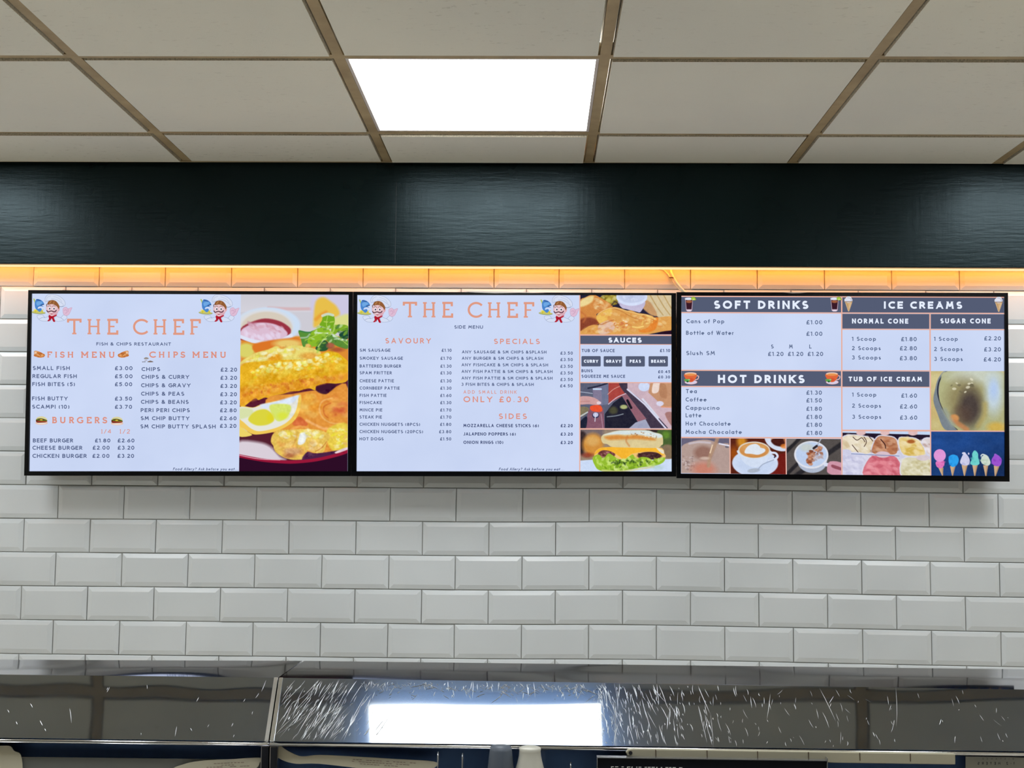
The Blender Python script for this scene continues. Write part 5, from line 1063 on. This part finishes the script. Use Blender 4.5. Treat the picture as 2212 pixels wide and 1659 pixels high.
rl, GLd = build_unit('polished steel frying range on the left, left of the slanting seam', (-330, 1424), (652, 1427.5), (601, 1463.7), (-420, 1452.5), ((-440, 1588), (580.5, 1601.5)))
rr_, GRd = build_unit('long polished steel frying range right of the seam, scratched and mirroring the ceiling light', (657, 1427.5), (2560, 1450), (2700, 1497.5), (603, 1464.0), ((582.5, 1601.5), (2720, 1630)))
# folded end trims along the joint of the two units
def lerp(a_, b_, t): return a_ * (1 - t) + b_ * t
for root_, d_, a_, c2, sgn in ((rl, GLd, 'FR', 'PR', -1), (rr_, GRd, 'FL', 'PL', 1)):
    A0, B0 = d_[a_], d_[c2]; nn = d_['n']; xx = np.array([sgn, 0, 0])
    b = MB()
    b.prism([A0 + nn * .0012, B0 + nn * .0012, B0 + xx * .006 + nn * .0014, A0 + xx * .006 + nn * .0014], [A0 - nn * .003, B0 - nn * .003, B0 + xx * .006 - nn * .003, A0 + xx * .006 - nn * .003])
    b.build('end_trim', M['trim'], root_, bevel=.0008)
    g0 = d_['gl1'] if sgn < 0 else d_['gl0']
    b = MB(); x0, x1 = sorted((g0[0], g0[0] + sgn * .011)); b.box(x0, g0[1] - .012, d_['zb'], x1, g0[1] + .004, g0[2] - .001); b.build('corner_post', M['steeltop'], root_, bevel=.001)

# grey rail low on the left glass
g0 = GLd['gl0'] + np.array([0, -.0009, 0]); g1 = GLd['gl1'] + np.array([-.012, -.0009, 0])
zl = at(300, 1640.5, g0, (0, 1, 0))[2]
b = MB(); b.prism([g0 * (1, 1, 0) + (0, 0, .862), g1 * (1, 1, 0) + (0, 0, .862), g1 * (1, 1, 0) + (0, 0, zl), g0 * (1, 1, 0) + (0, 0, zl)], [g0 * (1, 1, 0) + (0, .0007, .862), g1 * (1, 1, 0) + (0, .0007, .862), g1 * (1, 1, 0) + (0, .0007, zl), g0 * (1, 1, 0) + (0, .0007, zl)]); b.build('lower_rail', mat('grey_lower_rail', (120, 122, 120), .5), rl)
# scratches: many fine raised burrs in the sheet, thickest around the mirrored light
sc = MB(); rg = random.Random(21)
FLr, FRr, PLr, PRr, nn = GRd['FL'], GRd['FR'], GRd['PL'], GRd['PR'], GRd['n']
def onband(px, py): return at(px, py, FLr, nn)
def scratch(mb, x, y, ang, L, wd, bend):
    pts = []
    for i in range(4):
        t = i / 3 - .5
        pts.append((x + math.cos(ang) * L * t + bend * (t * t) * math.sin(ang), y - math.sin(ang) * L * t + bend * t * t * math.cos(ang)))
    P_ = [onband(*p) + nn * .0003 for p in pts]
    d = P_[-1] - P_[0]; d /= np.linalg.norm(d); s_ = np.cross(d, nn)
    q = [P_[0]] + [P_[1] + s_ * wd / 2, P_[2] + s_ * wd / 2] + [P_[3]] + [P_[2] - s_ * wd / 2, P_[1] - s_ * wd / 2]
    mid = [P_[1] + nn * wd * .5, P_[2] + nn * wd * .5]
    mb.add(q + mid, [(0, 1, 6), (1, 2, 7, 6), (2, 3, 7), (3, 4, 7), (4, 5, 6, 7), (5, 0, 6)])
def blim(x): return 1466.5 + (x - 600) * .0155, 1599.5 + (x - 600) * .0128
for i in range(230):
    x = rg.gauss(690, 62)
    if x < 612 or x > 905: continue
    y0, y1 = blim(x); y = rg.uniform(y0 + 8, y1 - 6); L = min(rg.expovariate(1 / 24) + 5, 88)
    y = min(max(y, y0 + L * .42), y1 - L * .42); scratch(sc, x, y, math.radians(rg.gauss(55, 9)), L, rg.uniform(.0004, .0011), rg.uniform(-8, 8))
for i in range(260):
    x = rg.uniform(780, 1300); y0, y1 = blim(x); y = y0 + 3 + min(abs(rg.gauss(0, 15)), 34); L = min(rg.expovariate(1 / 9) + 3, 46)
    y = max(y, y0 + L * .45); scratch(sc, x, y, math.radians(rg.uniform(10, 165)), L, rg.uniform(.0004, .0010), rg.uniform(-5, 5))
for i in range(270):
    x = 1292 + rg.expovariate(1 / 150)
    if x > 1950: continue
    y0, y1 = blim(x); L = min(rg.expovariate(1 / 17) + 4, 90); y = rg.uniform(y0 + 3, y1 - 3)
    y = min(max(y, y0 + L * .45), y1 - L * .45); scratch(sc, x, y, math.radians(rg.gauss(103, 11)), L, rg.uniform(.0004, .0010), rg.uniform(-8, 8))
for i in range(70):
    x = rg.uniform(1500, 2200); y0, y1 = blim(x); L = rg.uniform(3, 24); y = rg.uniform(y0 + L * .5, y1 - L * .5)
    scratch(sc, x, y, math.radians(rg.gauss(105, 25)), L, rg.uniform(.0003, .0007), rg.uniform(-4, 4))
tag(sc.build('scratches', M['scratch'], rr_), kind='stuff')
sl = MB(); FLk, nk = GLd['FL'], GLd['n']
_o = onband
def onband(px, py): return at(px, py, FLk, nk)
nn_keep = nn; nn = nk
for x, y, a_, L in ((232, 1488, 65, 7), (234, 1490, 62, 14), (68, 1524, 120, 12), (18, 1536, 122, 9), (153, 1546, 97, 34), (89, 1562, 118, 14), (36, 1562, 115, 8), (305, 1586, 88, 6), (380, 1580, 80, 24), (413, 1576, 120, 8), (450, 1568, 60, 8), (502, 1566, 65, 9), (427, 1511, 62, 12),
                    (570, 1482, 68, 28), (556, 1503, 55, 14), (528, 1513, 58, 9), (318, 1484, 95, 10), (98, 1577, 118, 8), (505, 1590, 70, 7), (545, 1540, 75, 8)):
    scratch(sl, x, y, math.radians(a_), L, .0008, rg.uniform(-3, 3))
tag(sl.build('scratches', M['scratch'], rl), kind='stuff')
nn = nn_keep

# ------------------------------------------------------------------ things on and behind the glass below the steel front
def gpt(px, py, dd=0.0, unit=None):
    d_ = unit or GRd; e = d_['gl1'] - d_['gl0']; n_ = np.array([e[1], -e[0], 0]); n_ /= np.linalg.norm(n_)
    return at(px, py, d_['gl0'] + np.array([0, dd, 0]), n_)
def sheet(name, px, dd, unit, material, label, cat, group=None, sm=True, lines=()):
    P_ = px
    if sm:
        out = []; n = len(px)
        for i in range(n):
            p0, p1, p2, p3 = px[i - 1], px[i], px[(i + 1) % n], px[(i + 2) % n]
            for t in (0, .25, .5, .75):
                out.append(tuple(.5 * (2 * p1[k] + (p2[k] - p0[k]) * t + (2 * p0[k] - 5 * p1[k] + 4 * p2[k] - p3[k]) * t * t + (3 * p1[k] - p0[k] - 3 * p2[k] + p3[k]) * t ** 3) for k in (0, 1)))
        P_ = out
    F_ = [gpt(x, y, dd, unit) for x, y in P_][::-1]; c0 = sum(F_) / len(F_)
    r = empty(name, tuple(float(v) for v in (c0[0], c0[1], min(p[2] for p in F_))), label, cat, group)
    b = MB(); b.prism(F_, [p + np.array([0, .0012, 0]) for p in F_]); b.build('sheet', material, r)
    if lines:
        b = MB()
        for x0, y0, x1, y1, h in lines:
            n = max(2, int((x1 - x0) / 7)); rq = random.Random(int(x0 * 7 + y0))
            for i in range(n):
                if rq.random() < .18: continue
                u0, u1 = i / n, (i + rq.uniform(.6, .95)) / n
                q = [(x0 + (x1 - x0) * u0, y0 + (y1 - y0) * u0), (x0 + (x1 - x0) * u1, y0 + (y1 - y0) * u1)]
                b.quad(*[gpt(x, y, dd - .0006, unit) for x, y in ((q[0][0], q[0][1] + h), (q[1][0], q[1][1] + h), (q[1][0], q[1][1]), (q[0][0], q[0][1]))])
        b.build('faded_writing', M['ink'], r)
    return r
sheet('paper_note', [(-60, 1612), (0, 1611), (22, 1612), (30, 1622), (45, 1632), (49, 1680), (46, 1760), (-60, 1760)], -.0045, GLd, M['paper'], 'blank cream paper at the bottom left corner, under the steel edge', 'paper', 'cream papers under the steel edge')
sheet('paper_note', [(372, 1664), (400, 1650), (440, 1643), (500, 1640), (562, 1637), (561, 1648), (552, 1660), (520, 1668), (440, 1676)], -.0045, GLd, M['paper'], 'curled cream paper with faint writing just left of the steel corner post', 'paper', 'cream papers under the steel edge',
      lines=((462, 1649, 535, 1646, 1.0), (478, 1652.5, 522, 1651, 1.0), (446, 1657, 540, 1654, 1.0)))
sheet('paper_note', [(592, 1608), (604, 1610), (618, 1620), (640, 1631), (656, 1634), (690, 1631), (760, 1634), (860, 1640), (936, 1645), (942, 1656), (900, 1668), (800, 1662), (690, 1650), (640, 1650), (610, 1642), (596, 1630)], -.0045, GRd, M['paper'], 'long torn cream paper strip with faint writing right of the steel corner post', 'paper', 'cream papers under the steel edge',
      lines=((762, 1640, 900, 1648, 1.0), (760, 1644, 885, 1652, 1.0), (770, 1649, 860, 1655, 1.0)))
# notice sheet with mirrored lettering
mr = sheet('notice_sheet', [(2086, 1634), (2330, 1638), (2330, 1760), (2086, 1758)], -.002, GRd, mat('grey_notice', (176, 176, 166), .7), 'pale grey notice with mirrored writing in the bottom right corner', 'notice', sm=False)
def mtext(st, x0, x1, yb, cap, t):
    """the same stroke letters, running right to left"""
    b = MB(); gs = letter_w(st, False); ws = sum(g[0] for g in gs) * (1 - t) + t * len(st); k = ((x1 - x0) / cap - ws) / (len(st) - 1); pen = 0
    for c_2, g in zip(st, gs):
        for strk in g[1]:
            Lf, Rt = ribbon([(pen + t / 2 + x * (1 - t), t / 2 + y * (1 - t)) for x, y in strk], t); m_ = len(Lf)
            b.add([gpt(x1 - q[0] * cap, yb - q[1] * cap, -.0028, GRd) for q in Lf + Rt], [(i, m_ + i, m_ + i + 1, i + 1) for i in range(m_ - 1)])
        pen += g[0] * (1 - t) + t + k
    return b
GL['-'] = (.3, [[(0, .45), (.3, .45)]])
mtext('1-2 METERS', 2112, 2192, 1652, 6, .2).build('mirrored_lettering', mat('notice_ink', (78, 78, 80), .8), mr)
mtext('DISTANCE', 2122, 2190, 1641, 3.6, .18).build('small_mirrored_lettering', mat('notice_ink_small', (96, 96, 96), .8), mr)
# shelf things behind the glass: white waisted tub, black framed sign, cream rail, thin hooks
q = gpt(1145, 1614, -.05); zt = q[2]; sc_ = .001 * 1  # metres per px at this depth
mpp = np.linalg.norm(gpt(1145, 1614, -.05) - gpt(1146, 1614, -.05))
r = empty('tub', (float(q[0]), float(q[1]), .861), 'white waisted plastic tub with a narrow neck under the mirrored light', 'tub')
b = MB(); h = zt - .861
b.lathe([(0, h), (21 * mpp, h), (24 * mpp, h - 2 * mpp), (23 * mpp, h - 8 * mpp), (24 * mpp, h - 18 * mpp), (27 * mpp, h - 32 * mpp), (31 * mpp, h - 46 * mpp), (31.5 * mpp, h - 62 * mpp), (31 * mpp, .004), (0, 0)], (q[0], q[1], .861), 36); b.build('body', M['whiteplastic'], r, smooth=True)
r = empty('tub', tuple(float(v) for v in gpt(1082, 1700, -.05)[:2]) + (.861,), 'dim grey waisted tub behind and left of the white one', 'tub')
q = gpt(1082, 1612, -.05); h = q[2] - .861
b = MB(); b.lathe([(0, h), (22 * mpp, h), (24 * mpp, h - 8 * mpp), (26 * mpp, h - 26 * mpp), (28 * mpp, h - 46 * mpp), (28 * mpp, .004), (0, 0)], (q[0], q[1], .861), 36); b.build('body', mat('dim_grey_plastic', (84, 92, 104), .5), r, smooth=True)
def pane(name, x0, y0, x1, y1, dd0, dd1, material, parent, bevel=0):
    a_ = [gpt(x0, y1, dd0), gpt(x1, y1 + (x1 - x0) * .014, dd0), gpt(x1, y0 + (x1 - x0) * .014, dd0), gpt(x0, y0, dd0)]
    b = MB(); b.prism(a_, [p + np.array([0, dd1 - dd0, 0]) for p in a_]); return b.build(name, material, parent, bevel)
q = gpt(1540, 1700, -.036)
r = empty('framed_sign', (float(q[0]), float(q[1]), .861), 'black framed sign with white lettering cut off by the bottom of the photo', 'sign')
pane('board', 1291, 1637.5, 1786.5, 1790, -.04, -.032, M['blackboard'], r)
pane('frame', 1289.5, 1636, 1788, 1637.6, -.044, -.031, M['silver'], r); pane('frame', 1289.5, 1637.6, 1291, 1790, -.044, -.031, M['silver'], r); pane('frame', 1786.4, 1638, 1788, 1790, -.044, -.031, M['silver'], r)
b = MB(); rq = random.Random(3); x = 1320
while x < 1474:
    wd = rq.choice((5, 6, 7, 3)); t = (x - 1320) * .014
    b.quad(*[gpt(xx, yy + t, -.0405) for xx, yy in ((x, 1657.2), (x + wd, 1657.2), (x + wd, 1655.4), (x, 1655.4))])
    if rq.random() < .6: b.quad(*[gpt(xx, yy + t, -.0405) for xx, yy in ((x, 1664), (x + 1.6, 1664), (x + 1.6, 1657.2), (x, 1657.2))])
    x += wd + rq.choice((2, 2.5, 3, 7))
b.build('lettering', M['chalk'], r)
# cream rail with joints and a round screw hole
q = gpt(1700, 1634, -.01)
r = empty('cream_rail', tuple(float(v) for v in q), 'long cream rail with dark joints and a rounded left end above the black sign', 'rail')
out = [(1366, 1618.3)]
F_ = [(1366, 1618), (2064, 1629), (2064, 1652), (1800, 1648), (1366, 1634.5), (1356, 1633), (1352, 1626), (1357, 1619.5)]
F_ = [gpt(x, y, -.034) for x, y in F_]; b = MB(); b.prism(F_, [p + np.array([0, .008, 0]) for p in F_]); b.build('rail_body', M['rail'], r, bevel=.001)
for x in (1416, 1527, 1636, 1746, 1857, 1966):
    b = MB()
    y = 1618.5 + (x - 1366) * .0158; a_ = [gpt(x, y + 17, -.0345), gpt(x + 1.6, y + 17, -.0345), gpt(x + 1.2, y, -.0345), gpt(x - .6, y, -.0345)]; b.quad(*a_); b.build('joint', M['dark'], r)
b = MB(); q = gpt(1362, 1626.5, -.0346); k_ = 4.2 * mpp
b.add([q + np.array([k_ * math.cos(t), 0, k_ * math.sin(t)]) for t in np.linspace(0, 2 * math.pi, 20)[:-1]], [tuple(range(19))]); b.build('screw_hole', mat('hole_dark', (22, 20, 24), .8), r)
LB = {946: 'thin pale wire hook left of its twin, between torn paper and tubs', 999: 'thin pale wire hook nearer the tubs, between torn paper and tubs', 1233: 'thin short pale wire hook between the white tub and the black sign'}
for x, y in ((946, 1626), (999, 1629), (1233, 1648)):
    a_ = gpt(x, y, -.02); r = empty('wire_hook', (float(a_[0]), float(a_[1]), .861), LB[x], 'hook', 'thin wire hooks behind the glass')
    b = MB(); b.tube([np.array([a_[0], a_[1], .861]), a_ - np.array([0, 0, .004]), a_ + np.array([0, .003, 0]), a_ + np.array([0, .008, -.004]), a_ + np.array([0, .008, -.02])], 1.5 * mpp, 8); b.build('wire', M['silver'], r, smooth=True)
